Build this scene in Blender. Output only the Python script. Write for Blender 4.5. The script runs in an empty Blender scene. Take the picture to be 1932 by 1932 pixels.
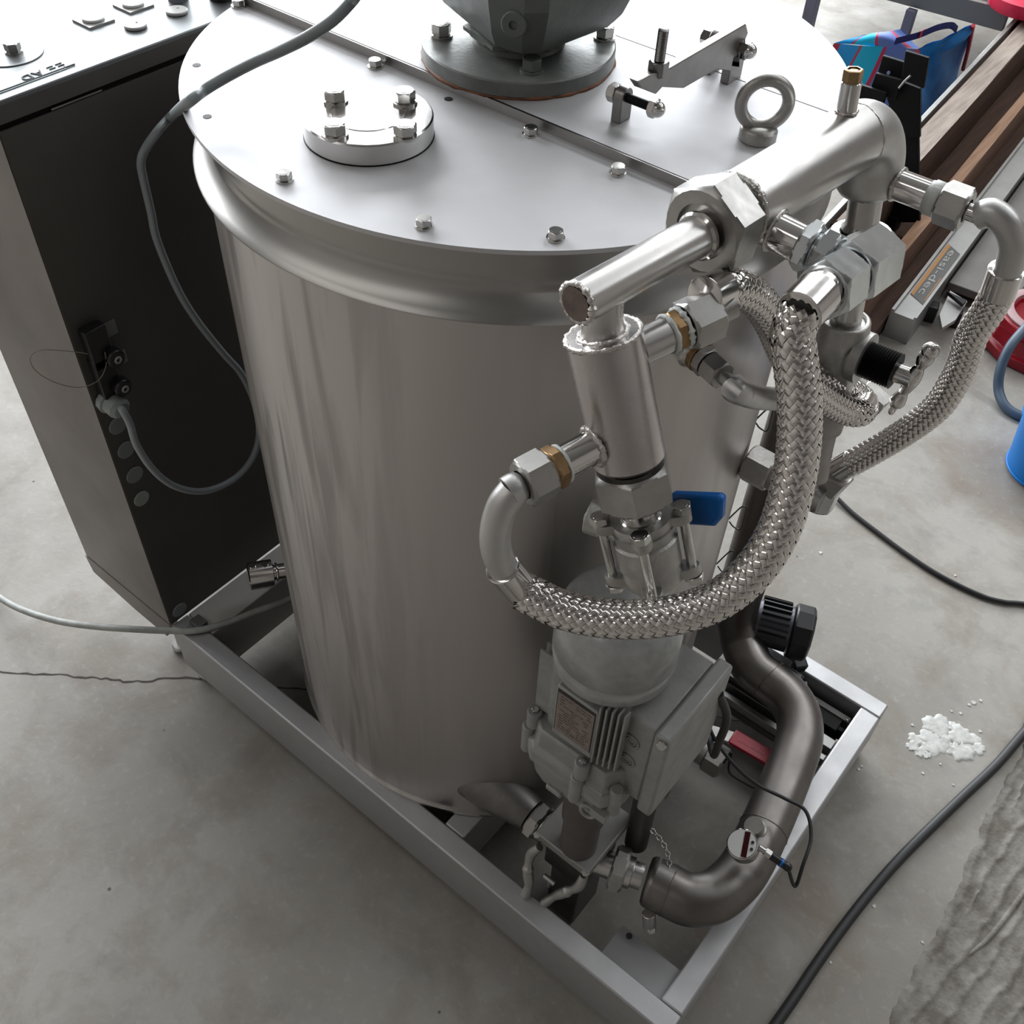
import bpy, bmesh, math, random
from mathutils import Vector, Matrix, Euler
random.seed(7)
SC = bpy.context.scene
COL = SC.collection
V = Vector
PI = math.pi

# ------------------------------------------------------------------ camera
CAM = V((0.69232, -0.88217, 1.71208))
RX = V((0.77302133, 0.63343678, 0.03458123))    # camera right
RY = V((0.48369406, -0.55325653, -0.67819412))  # camera down
RZ = V((-0.41046081, 0.54098526, -0.73406871))  # camera forward
FPX = 1938.6
cam_data = bpy.data.cameras.new('camera')
cam_data.sensor_width = 36.0
cam_data.lens = FPX / 1932.0 * 36.0
cam_data.clip_start = 0.02
cam = bpy.data.objects.new('camera', cam_data)
COL.objects.link(cam)
m3 = Matrix((RX, -RY, -RZ)).transposed()
cam.matrix_world = Matrix.Translation(CAM) @ m3.to_4x4()
SC.camera = cam

# ------------------------------------------------------------------ exposure
SC.view_settings.view_transform = 'Standard'
SC.view_settings.look = 'None'
SC.view_settings.gamma = 1.0
SC.view_settings.use_curve_mapping = False
SC.view_settings.exposure = 0.15
SC.cycles.use_denoising = True
SC.cycles.max_bounces = 6
SC.cycles.diffuse_bounces = 3
SC.cycles.glossy_bounces = 4
SC.cycles.sample_clamp_indirect = 6.0
SC.cycles.caustics_reflective = False
SC.cycles.caustics_refractive = False

# ------------------------------------------------------------------ world and daylight of the hall
w = bpy.data.worlds.new('hall_air'); SC.world = w; w.use_nodes = True
w.node_tree.nodes['Background'].inputs[0].default_value = (0.62, 0.66, 0.72, 1)
w.node_tree.nodes['Background'].inputs[1].default_value = 0.35

def area(name, loc, target, sx, sy, power, col=(1, 1, 1)):
    l = bpy.data.lights.new(name, 'AREA'); l.shape = 'RECTANGLE'; l.size = sx; l.size_y = sy
    l.energy = power; l.color = col
    o = bpy.data.objects.new(name, l); COL.objects.link(o)
    o.location = loc
    o.rotation_euler = (V(target) - V(loc)).to_track_quat('-Z', 'Y').to_euler()
    return o
# open roller door at the back left, rooflight strips overhead
area('roller_door_daylight', (-5.6, 7.0, 3.0), (-0.2, 0, 0.9), 7.0, 4.6, 950, (0.93, 0.97, 1.0))
area('side_window_daylight', (-7.4, 1.6, 3.1), (-0.2, 0.4, 0.9), 6.5, 3.2, 720, (0.94, 0.97, 1.0))
area('rooflight_back', (0.6, 4.8, 5.3), (0.6, 4.8, 0), 9.0, 1.6, 240, (0.95, 0.98, 1.0))
area('rooflight_middle', (0.4, 1.7, 5.3), (0.4, 1.7, 0), 9.0, 0.8, 40, (0.95, 0.98, 1.0))
area('rooflight_front', (-2.5, -4.0, 5.3), (-2.5, -4.0, 0), 6.0, 1.0, 40, (1.0, 0.97, 0.93))

# ------------------------------------------------------------------ pixel rays (photo measurements -> points on real planes)
def ray(px, py):
    return RX * ((px - 966) / FPX) + RY * ((py - 966) / FPX) + RZ
def Z(px, py, z):
    d = ray(px, py); return CAM + d * ((z - CAM.z) / d.z)
def X(px, py, x):
    d = ray(px, py); return CAM + d * ((x - CAM.x) / d.x)
def Y(px, py, y):
    d = ray(px, py); return CAM + d * ((y - CAM.y) / d.y)
def PL(px, py, p0, n):
    d = ray(px, py); return CAM + d * ((n.dot(p0 - CAM)) / n.dot(d))
def CYL(px, py, r):
    d = ray(px, py); a = d.x**2 + d.y**2; b = 2*(CAM.x*d.x + CAM.y*d.y); c = CAM.x**2 + CAM.y**2 - r*r
    return CAM + d * ((-b - math.sqrt(max(b*b - 4*a*c, 0))) / (2*a))

# ------------------------------------------------------------------ materials
def mat(name, col, rough=0.5, metal=0.0, noise=0.0, nscale=20.0, stretch=(1, 1, 1), rvar=0.0, bump=0.0, bscale=60.0, col2=None, spec=0.5, coat=0.0):
    m = bpy.data.materials.new(name); m.use_nodes = True
    nt = m.node_tree; N = nt.nodes; L = nt.links
    b = N['Principled BSDF']
    b.inputs['Base Color'].default_value = (*col, 1)
    b.inputs['Roughness'].default_value = rough
    b.inputs['Metallic'].default_value = metal
    b.inputs['Specular IOR Level'].default_value = spec
    b.inputs['Coat Weight'].default_value = coat
    if noise or rvar or bump or col2:
        tc = N.new('ShaderNodeTexCoord'); mp = N.new('ShaderNodeMapping')
        mp.inputs['Scale'].default_value = stretch
        L.new(tc.outputs['Object'], mp.inputs[0])
        nz = N.new('ShaderNodeTexNoise'); nz.inputs['Scale'].default_value = nscale; nz.inputs['Detail'].default_value = 6
        nz.inputs['Roughness'].default_value = 0.6
        L.new(mp.outputs[0], nz.inputs[0])
        if noise or col2:
            mx = N.new('ShaderNodeMix'); mx.data_type = 'RGBA'
            c2 = col2 if col2 else tuple(max(0, c*(1-noise)) for c in col)
            mx.inputs[6].default_value = (*col, 1); mx.inputs[7].default_value = (*c2, 1)
            rm = N.new('ShaderNodeMapRange'); rm.inputs[1].default_value = 0.38; rm.inputs[2].default_value = 0.62
            L.new(nz.outputs[0], rm.inputs[0]); L.new(rm.outputs[0], mx.inputs[0])
            L.new(mx.outputs[2], b.inputs['Base Color'])
        if rvar:
            rr = N.new('ShaderNodeMapRange'); rr.inputs[1].default_value = 0.3; rr.inputs[2].default_value = 0.7
            rr.inputs[3].default_value = max(0, rough-rvar); rr.inputs[4].default_value = rough+rvar
            L.new(nz.outputs[0], rr.inputs[0]); L.new(rr.outputs[0], b.inputs['Roughness'])
        if bump:
            n2 = N.new('ShaderNodeTexNoise'); n2.inputs['Scale'].default_value = bscale; n2.inputs['Detail'].default_value = 4
            L.new(mp.outputs[0], n2.inputs[0])
            bp = N.new('ShaderNodeBump'); bp.inputs['Strength'].default_value = bump; bp.inputs['Distance'].default_value = 0.002
            L.new(n2.outputs[0], bp.inputs['Height']); L.new(bp.outputs[0], b.inputs['Normal'])
    return m

STEEL = mat('brushed_stainless', (0.60, 0.59, 0.575), 0.30, 1.0, 0.12, 14, (1, 1, 1), 0.06)
PIPE = mat('satin_pipe', (0.58, 0.565, 0.55), 0.31, 1.0, 0.10, 25, (1, 1, 1), 0.05)
ELBOW = mat('bead_blasted_elbow', (0.60, 0.595, 0.585), 0.42, 1.0, 0.06, 40, (1, 1, 1), 0.03, 0.08, 900)
DRAIN = mat('pickled_drain_pipe', (0.22, 0.205, 0.195), 0.40, 1.0, 0.18, 16, (1, 1, 1), 0.05, 0.05, 700)
POL = mat('polished_steel', (0.72, 0.70, 0.68), 0.13, 1.0, 0.08, 30, (1, 1, 1), 0.04)
NUT = mat('machined_nut', (0.46, 0.45, 0.435), 0.36, 1.0, 0.10, 60, (1, 1, 1), 0.05)
ZINC = mat('zinc_plated_fitting', (0.66, 0.69, 0.70), 0.24, 1.0, 0.08, 50, (1, 1, 1), 0.05)
CAST = mat('cast_stainless', (0.50, 0.49, 0.47), 0.46, 1.0, 0.12, 60, (1, 1, 1), 0.05, 0.2, 500)
BOLT = mat('bolt_steel', (0.66, 0.65, 0.63), 0.22, 1.0, 0.12, 120)
WELD = mat('weld_bead', (0.68, 0.65, 0.62), 0.2, 1.0, 0.2, 150, (1, 1, 1), 0.08, 0.5, 600)
LID = mat('lid_sheet', (0.72, 0.72, 0.735), 0.70, 1.0, 0.07, 5, (1, 1, 1), 0.05, 0.01, 300)
CABTOP = mat('cabinet_top_sheet', (0.25, 0.265, 0.275), 0.50, 1.0, 0.05, 4, (1, 1, 1), 0.04)
FRAME = mat('frame_tube_steel', (0.56, 0.56, 0.57), 0.58, 1.0, 0.10, 9, (1, 1, 1), 0.06, 0.02, 300)
FLPOL = mat('turned_flange', (0.74, 0.73, 0.72), 0.17, 1.0, 0.05, 30, (1, 1, 1), 0.05)
BLACKP = mat('black_plastic', (0.012, 0.012, 0.014), 0.35)
BLACKM = mat('black_steel', (0.008, 0.008, 0.009), 0.5, 0.0, 0.2, 30, spec=0.15)
RUBBER = mat('black_cable_rubber', (0.02, 0.021, 0.023), 0.5)
GREYC = mat('grey_cable_sheath', (0.33, 0.37, 0.39), 0.42)
GREYC2 = mat('pale_dusty_cable', (0.42, 0.44, 0.42), 0.6, 0, 0.25, 40)
BRASS = mat('brass', (0.42, 0.27, 0.14), 0.38, 1.0, 0.3, 60)
PTFE = mat('white_sealing_tape', (0.80, 0.83, 0.80), 0.55, 0, 0.06, 90, (1, 1, 1), 0, 0.4, 200)
GPAINT = mat('grey_green_enamel', (0.20, 0.222, 0.208), 0.42, 0, 0.12, 40, (1, 1, 1), 0.06, 0.12, 160, spec=0.5)
MPAINT = mat('silver_grey_motor_paint', (0.36, 0.362, 0.35), 0.48, 0.25, 0.14, 35, (1, 1, 1), 0.08, 0.15, 200)
DOME = mat('worn_grey_cowl', (0.46, 0.47, 0.47), 0.36, 0.2, 0, 30, (1, 1, 1), 0.08, 0.08, 120, col2=(0.32, 0.33, 0.325))
FLG = mat('worn_flange_paint', (0.30, 0.31, 0.30), 0.36, 0.2, 0, 25, (1, 1, 1), 0.08, 0.1, 200, col2=(0.22, 0.235, 0.225))
BLUE = mat('blue_vinyl', (0.0, 0.17, 0.62), 0.38)
RED = mat('red_vinyl', (0.45, 0.012, 0.035), 0.38)
REDP = mat('red_painted_plastic', (0.35, 0.006, 0.02), 0.32, 0, 0.25, 8)
BUCK = mat('blue_plastic', (0.0, 0.19, 0.62), 0.45)
ORANGE = mat('orange_sealant', (0.40, 0.17, 0.09), 0.6, 0, 0.6, 30)
WHITE = mat('white_disc', (0.80, 0.81, 0.80), 0.4)
PAPER = mat('label_plate', (0.50, 0.50, 0.49), 0.4, 0.3)
PLATE = mat('brushed_nameplate', (0.33, 0.27, 0.24), 0.38, 0.5, 0.2, 60)
INK = mat('dark_ink', (0.03, 0.03, 0.035), 0.6)
GINK = mat('grey_ink', (0.07, 0.08, 0.085), 0.7)
HOSE = mat('grey_blue_hose', (0.07, 0.11, 0.16), 0.45)
DISP = mat('dark_red_display', (0.05, 0.004, 0.006), 0.2)
ALU = mat('mill_aluminium', (0.42, 0.42, 0.41), 0.42, 0.7, 0.12, 12)
ALUD = mat('deck_aluminium', (0.20, 0.19, 0.18), 0.55, 0.4, 0.15, 14)
WOODG = mat('weathered_wood_top', (0.33, 0.275, 0.235), 0.8, 0, 0, 9, (9, 0.7, 9), 0, 0.5, 60, col2=(0.22, 0.175, 0.145))
WOODD = mat('dark_sawn_wood', (0.075, 0.035, 0.02), 0.8, 0, 0, 8, (9, 0.7, 9), 0, 0.4, 50, col2=(0.045, 0.021, 0.013))
WOODT = mat('tan_sawn_wood', (0.36, 0.215, 0.135), 0.8, 0, 0, 8, (9, 0.7, 9), 0, 0.4, 50, col2=(0.27, 0.15, 0.09))
NAVY = mat('navy_webbing', (0.005, 0.01, 0.12), 0.6)
PAINTW = mat('dried_white_paint', (0.72, 0.73, 0.71), 0.5, 0, 0, 60, (1, 1, 1), 0, 0.3, 150, col2=(0.55, 0.55, 0.52))
LEGB = mat('violet_grey_leg_paint', (0.10, 0.10, 0.14), 0.4, 0.3)
TROL = mat('dark_grey_trolley_paint', (0.13, 0.13, 0.12), 0.5, 0.2)
BRAID = mat('braid_wire', (0.78, 0.75, 0.72), 0.15, 1.0)
BRAIDC = mat('braid_core', (0.05, 0.045, 0.04), 0.5, 0.6)
WALLM = mat('hall_wall_paint', (0.24, 0.22, 0.205), 0.8)
CEILM = mat('hall_ceiling_sheet', (0.20, 0.195, 0.19), 0.8)

def cladding_mat():
    m = mat('stained_cladding', (0.5, 0.48, 0.46), 0.36, 1.0)
    nt = m.node_tree; N = nt.nodes; L = nt.links; b = N['Principled BSDF']
    tc = N.new('ShaderNodeTexCoord')
    mp = N.new('ShaderNodeMapping'); mp.inputs['Scale'].default_value = (34, 34, 2.6)
    L.new(tc.outputs['Object'], mp.inputs[0])
    nz = N.new('ShaderNodeTexNoise'); nz.inputs['Scale'].default_value = 1.0; nz.inputs['Detail'].default_value = 8; nz.inputs['Distortion'].default_value = 0.6
    L.new(mp.outputs[0], nz.inputs[0])
    big = N.new('ShaderNodeTexNoise'); big.inputs['Scale'].default_value = 3.0; L.new(tc.outputs['Object'], big.inputs[0])
    # runs of dried splash, strongest on the side facing the viewer
    sx = N.new('ShaderNodeSeparateXYZ'); L.new(tc.outputs['Object'], sx.inputs[0])
    msk = N.new('ShaderNodeMapRange'); msk.inputs[1].default_value = 0.16; msk.inputs[2].default_value = -0.10
    L.new(sx.outputs[0], msk.inputs[0])
    rp = N.new('ShaderNodeMapRange'); rp.inputs[1].default_value = 0.46; rp.inputs[2].default_value = 0.60
    L.new(nz.outputs[0], rp.inputs[0])
    mu = N.new('ShaderNodeMath'); mu.operation = 'MULTIPLY'; L.new(rp.outputs[0], mu.inputs[0]); L.new(msk.outputs[0], mu.inputs[1])
    mu2 = N.new('ShaderNodeMath'); mu2.operation = 'MULTIPLY'; mu2.inputs[1].default_value = 1.0; L.new(mu.outputs[0], mu2.inputs[0])
    mx = N.new('ShaderNodeMix'); mx.data_type = 'RGBA'
    mx.inputs[6].default_value = (0.56, 0.53, 0.515, 1); mx.inputs[7].default_value = (0.29, 0.275, 0.265, 1)
    L.new(mu2.outputs[0], mx.inputs[0]); L.new(mx.outputs[2], b.inputs['Base Color'])
    rr = N.new('ShaderNodeMapRange'); rr.inputs[1].default_value = 0.3; rr.inputs[2].default_value = 0.7; rr.inputs[3].default_value = 0.34; rr.inputs[4].default_value = 0.48
    L.new(nz.outputs[0], rr.inputs[0]); L.new(rr.outputs[0], b.inputs['Roughness'])
    return m
CLAD = cladding_mat()

def floor_mat():
    m = mat('worn_concrete', (0.42, 0.40, 0.375), 0.62)
    nt = m.node_tree; N = nt.nodes; L = nt.links; b = N['Principled BSDF']
    tc = N.new('ShaderNodeTexCoord')
    def noise(scale, det=8, rough=0.6, dist=0.0):
        n = N.new('ShaderNodeTexNoise'); n.inputs['Scale'].default_value = scale; n.inputs['Detail'].default_value = det
        n.inputs['Roughness'].default_value = rough; n.inputs['Distortion'].default_value = dist
        L.new(tc.outputs['Object'], n.inputs[0]); return n
    def rng(src, a, c, x=0.0, y=1.0):
        r = N.new('ShaderNodeMapRange'); r.inputs[1].default_value = a; r.inputs[2].default_value = c
        r.inputs[3].default_value = x; r.inputs[4].default_value = y; L.new(src, r.inputs[0]); return r.outputs[0]
    def mix(fac, a, c):
        x = N.new('ShaderNodeMix'); x.data_type = 'RGBA'; L.new(fac, x.inputs[0])
        for i, v in ((6, a), (7, c)):
            if isinstance(v, tuple): x.inputs[i].default_value = (*v, 1)
            else: L.new(v, x.inputs[i])
        return x.outputs[2]
    c = mix(rng(noise(1.7, 6, 0.55).outputs[0], 0.38, 0.62), (0.40, 0.382, 0.35), (0.30, 0.28, 0.25))
    c = mix(rng(noise(5.5, 8, 0.62, 0.4).outputs[0], 0.48, 0.66, 0, 0.6), c, (0.22, 0.185, 0.15))
    c = mix(rng(noise(13, 8, 0.65).outputs[0], 0.54, 0.70, 0, 0.35), c, (0.21, 0.22, 0.205))
    c = mix(rng(noise(2.6, 4, 0.5, 1.0).outputs[0], 0.58, 0.70, 0, 0.5), c, (0.235, 0.18, 0.135))
    c = mix(rng(noise(60, 5).outputs[0], 0.55, 0.75, 0, 0.25), c, (0.55, 0.54, 0.5))
    vo = N.new('ShaderNodeTexVoronoi'); vo.inputs['Scale'].default_value = 9.0; L.new(tc.outputs['Object'], vo.inputs[0])
    c = mix(rng(vo.outputs[0], 0.035, 0.02), c, (0.10, 0.09, 0.08))
    L.new(c, b.inputs['Base Color'])
    L.new(rng(noise(8).outputs[0], 0.3, 0.7, 0.5, 0.75), b.inputs['Roughness'])
    bp = N.new('ShaderNodeBump'); bp.inputs['Strength'].default_value = 0.25; bp.inputs['Distance'].default_value = 0.002
    L.new(noise(70).outputs[0], bp.inputs['Height']); L.new(bp.outputs[0], b.inputs['Normal'])
    return m
FLOOR = floor_mat()

# ------------------------------------------------------------------ mesh builder
def frame_of(ax):
    ax = ax.normalized()
    t = V((0, 0, 1)) if abs(ax.z) < 0.95 else V((1, 0, 0))
    a = t.cross(ax).normalized(); b = ax.cross(a).normalized()
    return a, b
class MB:
    def __init__(s): s.v = []; s.f = []
    def add(s, vs, fs):
        n = len(s.v); s.v += [V(x) for x in vs]; s.f += [tuple(i+n for i in f) for f in fs]; return s
    def ring_tube(s, rings, cap0=True, cap1=True, closed=False):
        n = len(rings[0]); k = len(rings); base = len(s.v)
        for r in rings: s.v += [V(x) for x in r]
        for i in range(k if closed else k-1):
            i2 = (i+1) % k
            for j in range(n):
                j2 = (j+1) % n
                s.f.append((base+i*n+j, base+i*n+j2, base+i2*n+j2, base+i2*n+j))
        if not closed:
            if cap0: s.f.append(tuple(base+j for j in reversed(range(n))))
            if cap1: s.f.append(tuple(base+(k-1)*n+j for j in range(n)))
        return s
    def lathe(s, p0, ax, prof, seg=32, cap0=True, cap1=True, rot=0.0, hexa=False):
        p0 = V(p0); ax = V(ax).normalized(); a, b = frame_of(ax); rings = []
        for (h, r) in prof:
            rr = []
            for j in range(seg):
                t = 2*PI*j/seg + rot
                rr.append(p0 + ax*h + (a*math.cos(t) + b*math.sin(t))*r)
            rings.append(rr)
        return s.ring_tube(rings, cap0, cap1)
    def cyl(s, p0, p1, r, r2=None, seg=32, ch=0.0, caps=True):
        p0 = V(p0); p1 = V(p1); h = (p1-p0).length; r2 = r if r2 is None else r2
        pr = [(0, r), (h, r2)] if ch == 0 else [(0, r-ch), (ch, r), (h-ch, r2), (h, r2-ch)]
        return s.lathe(p0, p1-p0, pr, seg, caps, caps)
    def hex(s, p0, p1, af, rot=0.0, ch=0.12, bore=0.0):
        """hexagon nut with chamfered corners, optional bore"""
        p0 = V(p0); p1 = V(p1); ax = (p1-p0); h = ax.length; ax = ax.normalized(); a, b = frame_of(ax)
        R = af/math.sqrt(3); n = 24; rin = af/2*0.97; c = R*ch
        def ring(hh, f):
            out = []
            for j in range(n):
                t = 2*PI*j/n; k = (t % (PI/3)) - PI/6
                rh = (af/2)/math.cos(k)
                r = f(rh)
                out.append(p0 + ax*hh + (a*math.cos(t+rot) + b*math.sin(t+rot))*r)
            return out
        rings = []
        if bore > 0:
            rings.append(ring(min(h*0.5, 0.006), lambda q: bore)); rings.append(ring(0, lambda q: bore))
        rings.append(ring(0, lambda q: rin)); 
        rings.append(ring(c*0.55, lambda q: min(q, rin + (R-rin)*0.55)))
        rings.append(ring(c, lambda q: q)); rings.append(ring(h-c, lambda q: q))
        rings.append(ring(h-c*0.55, lambda q: min(q, rin + (R-rin)*0.55)))
        rings.append(ring(h, lambda q: rin))
        if bore > 0:
            rings.append(ring(h, lambda q: bore)); rings.append(ring(h-min(h*0.5, 0.006), lambda q: bore))
        return s.ring_tube(rings)
    def tube(s, pts, r, seg=20, smooth=8, cap=True):
        P = spline(pts, smooth) if smooth > 1 else [V(p) for p in pts]
        T, A, B = frames(P); rings = []
        for i, p in enumerate(P):
            rr = r(i/(len(P)-1)) if callable(r) else r
            rings.append([p + (A[i]*math.cos(2*PI*j/seg) + B[i]*math.sin(2*PI*j/seg))*rr for j in range(seg)])
        return s.ring_tube(rings, cap, cap)
    def box(s, lo, hi, M=None):
        lo = V(lo); hi = V(hi)
        vs = [V((x, y, z)) for z in (lo.z, hi.z) for y in (lo.y, hi.y) for x in (lo.x, hi.x)]
        if M is not None: vs = [M @ v for v in vs]
        return s.add(vs, [(0, 2, 3, 1), (4, 5, 7, 6), (0, 1, 5, 4), (2, 6, 7, 3), (0, 4, 6, 2), (1, 3, 7, 5)])
    def prism(s, poly, off):
        """polygon (list of points) extruded by vector off"""
        off = V(off); n = len(poly); base = len(s.v)
        s.v += [V(p) for p in poly] + [V(p)+off for p in poly]
        s.f.append(tuple(base+i for i in reversed(range(n)))); s.f.append(tuple(base+n+i for i in range(n)))
        for i in range(n):
            j = (i+1) % n; s.f.append((base+i, base+j, base+n+j, base+n+i))
        return s
    def torus(s, c, ax, R, r, seg=40, seg2=12, a0=0, a1=2*PI, jit=0.0):
        c = V(c); a, b = frame_of(V(ax)); ax = V(ax).normalized(); rings = []
        full = abs(a1-a0-2*PI) < 1e-6; n = seg if full else seg+1
        for i in range(n):
            t = a0 + (a1-a0)*i/seg; d = a*math.cos(t) + b*math.sin(t); q = r*(1+random.uniform(-jit, jit))
            rings.append([c + d*(R + q*math.cos(2*PI*j/seg2)) + ax*(q*math.sin(2*PI*j/seg2)) for j in range(seg2)])
        return s.ring_tube(rings, True, True, closed=full)
    def sphere(s, c, r, sc=(1, 1, 1), seg=24, n=12, ax=(0, 0, 1), half=False):
        prof = []
        for i in range(n+1):
            t = (PI/2 if half else PI)*i/n
            prof.append((r*math.cos(t)*sc[2], max(r*math.sin(t)*sc[0], 1e-5)))
        prof.reverse()
        return s.lathe(c, ax, prof, seg)
def spline(pts, n):
    P = [V(p) for p in pts]; out = []
    for i in range(len(P)-1):
        p0 = P[i-1] if i > 0 else P[i]*2-P[i+1]; p1 = P[i]; p2 = P[i+1]; p3 = P[i+2] if i+2 < len(P) else P[i+1]*2-P[i]
        for k in range(n):
            t = k/n; t2 = t*t; t3 = t2*t
            out.append(0.5*((2*p1) + (p2-p0)*t + (2*p0-5*p1+4*p2-p3)*t2 + (3*p1-p0-3*p2+p3)*t3))
    out.append(P[-1]); return out
def resample(P, step):
    L = [0.0]
    for i in range(1, len(P)): L.append(L[-1] + (P[i]-P[i-1]).length)
    n = max(2, int(L[-1]/step)); out = []; k = 0
    for i in range(n+1):
        t = L[-1]*i/n
        while k < len(P)-2 and L[k+1] < t: k += 1
        d = L[k+1]-L[k]; out.append(P[k].lerp(P[k+1], (t-L[k])/d if d > 0 else 0))
    return out, L[-1]
def frames(P):
    T = []
    for i in range(len(P)):
        a = P[max(i-1, 0)]; b = P[min(i+1, len(P)-1)]; T.append((b-a).normalized())
    a, b = frame_of(T[0]); A = [a]; B = [b]
    for i in range(1, len(P)):
        q = T[i-1].rotation_difference(T[i]); a = q @ A[-1]
        a = (a - T[i]*a.dot(T[i])).normalized(); A.append(a); B.append(T[i].cross(a))
    return T, A, B

def make_mesh(name, mb, m, ang=35, off=V((0, 0, 0)), fixn=True):
    me = bpy.data.meshes.new(name)
    me.from_pydata([tuple(v-off) for v in mb.v], [], mb.f)
    if fixn:
        bm = bmesh.new(); bm.from_mesh(me); bmesh.ops.recalc_face_normals(bm, faces=bm.faces); bm.to_mesh(me); bm.free()
    me.materials.append(m)
    if ang is not None:
        me.shade_smooth(); me.set_sharp_from_angle(angle=math.radians(ang))
    return me
def bevel(o, w, n=2):
    md = o.modifiers.new('edge', 'BEVEL'); md.width = w; md.segments = n; md.limit_method = 'ANGLE'; md.angle_limit = math.radians(40)
    return o
def part(name, mb, m, parent, ang=35, bev=0, label=None, root=None, kind=None):
    """mb in world coordinates; parent placed without rotation"""
    off = wloc(parent)
    o = bpy.data.objects.new(name, make_mesh(name, mb, m, ang, off)); COL.objects.link(o); o.parent = parent
    if bev: bevel(o, bev)
    if label: o['label'] = label
    if kind: o['kind'] = kind
    return o
def wloc(o):
    p = V((0, 0, 0))
    while o is not None: p = p + V(o.location); o = o.parent
    return p
def thing(name, label, cat, loc, group=None):
    o = bpy.data.objects.new(name, None); o.empty_display_size = 0.05; COL.objects.link(o); o.location = loc
    o['label'] = label; o['category'] = cat
    if group: o['group'] = group
    return o
def single(name, mb, m, label, cat, loc=None, ang=35, bev=0, group=None, kind=None):
    if loc is None:
        zs = min(v.z for v in mb.v); c = sum(mb.v, V((0, 0, 0)))/len(mb.v); loc = V((c.x, c.y, zs))
    o = bpy.data.objects.new(name, make_mesh(name, mb, m, ang, V(loc))); COL.objects.link(o); o.location = loc
    o['label'] = label; o['category'] = cat
    if group: o['group'] = group
    if kind: o['kind'] = kind
    if bev: bevel(o, bev)
    return o
def struct(name, mb, m, ang=None, parent=None):
    if parent: return part(name, mb, m, parent, ang)
    o = bpy.data.objects.new(name, make_mesh(name, mb, m, ang)); COL.objects.link(o); o['kind'] = 'structure'; return o
# shared hex bolt meshes: built along +Z from the seat
_bolts = {}
def bolt_mesh(af, h=None, washer=True, m=None, key=''):
    k = (round(af, 4), h, washer, key)
    if k not in _bolts:
        hh = h or af*0.52; mb = MB(); z = 0
        if washer: mb.cyl((0, 0, 0), (0, 0, af*0.13), af*0.66, seg=20); z = af*0.13
        mb.hex((0, 0, z), (0, 0, z+hh), af, ch=0.09)
        mb.cyl((0, 0, z+hh), (0, 0, z+hh+af*0.015), af*0.36, seg=16)
        _bolts[k] = make_mesh('hex_bolt', mb, m or BOLT, 30)
    return _bolts[k]
def bolt(parent, p, ax, af, name='hex_bolt', rot=None, h=None, washer=True, m=None, key=''):
    o = bpy.data.objects.new(name, bolt_mesh(af, h, washer, m, key)); COL.objects.link(o); o.parent = parent
    o.location = V(p) - wloc(parent)
    q = V((0, 0, 1)).rotation_difference(V(ax).normalized())
    o.rotation_mode = 'QUATERNION'
    o.rotation_quaternion = q @ Matrix.Rotation(random.uniform(0, PI/3) if rot is None else rot, 3, 'Z').to_quaternion()
    return o
def text_mesh(s, size, M, depth=0.0003, spacing=1.0):
    cu = bpy.data.curves.new('lettering', 'FONT'); cu.body = s; cu.size = size; cu.extrude = depth; cu.space_character = spacing
    cu.resolution_u = 3
    to = bpy.data.objects.new('lettering_tmp', cu); COL.objects.link(to)
    bpy.context.view_layer.update()
    me = bpy.data.meshes.new_from_object(to.evaluated_get(bpy.context.evaluated_depsgraph_get()))
    COL.objects.unlink(to); bpy.data.objects.remove(to); bpy.data.curves.remove(cu)
    mb = MB(); mb.v = [M @ v.co for v in me.vertices]; mb.f = [tuple(p.vertices) for p in me.polygons]
    bpy.data.meshes.remove(me); return mb
def basis(o, x, y):
    x = V(x).normalized(); y = V(y); y = (y - x*x.dot(y)).normalized(); z = x.cross(y)
    return Matrix.Translation(V(o)) @ Matrix((x, y, z)).transposed().to_4x4()

# ================================================================== THE SETTING
mb = MB(); mb.box((-8, -6, -0.2), (7, 9.5, 0.0)); floor = struct('floor', mb, FLOOR)
mb = MB(); mb.box((-8, 9.5, 0), (7, 9.7, 5.5)); struct('wall_back', mb, WALLM)
mb = MB(); mb.box((-8.2, -6, 0), (-8, 9.5, 5.5)); struct('wall_left', mb, WALLM)
mb = MB(); mb.box((7, -6, 0), (7.2, 9.5, 5.5)); struct('wall_right', mb, WALLM)
mb = MB(); mb.box((-8, -6.2, 0), (7, -6, 5.5)); struct('wall_front', mb, WALLM)
mb = MB(); mb.box((-8, -6, 5.5), (7, 9.5, 5.7)); struct('ceiling', mb, CEILM)

def crack(pts, wdt=0.0022):
    P = spline(pts, 6); mb = MB(); L = []; R = []
    for i, p in enumerate(P):
        t = (P[min(i+1, len(P)-1)]-P[max(i-1, 0)]).normalized(); n = V((-t.y, t.x, 0))
        q = p + n*random.uniform(-0.003, 0.003); ww = wdt*random.uniform(0.4, 1.0)
        L.append(V((q+n*ww).to_tuple()[:2]+(0.0006,))); R.append(V((q-n*ww).to_tuple()[:2]+(0.0006,)))
    n = len(P); mb.add(L+R, [(i, i+1, n+i+1, n+i) for i in range(n-1)]); return mb
CRK = mat('crack_shadow', (0.07, 0.06, 0.055), 0.9)
part('floor_crack', crack([Z(-40, 1262, 0), Z(50, 1270, 0), Z(140, 1276, 0), Z(200, 1280, 0), Z(250, 1287, 0), Z(310, 1281, 0), Z(400, 1281, 0), Z(540, 1297, 0), Z(640, 1300, 0)]), CRK, floor, None)
part('floor_crack', crack([Z(1345, 1350, 0), Z(1400, 1362, 0), Z(1440, 1385, 0)], 0.0012), CRK, floor, None)
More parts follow.
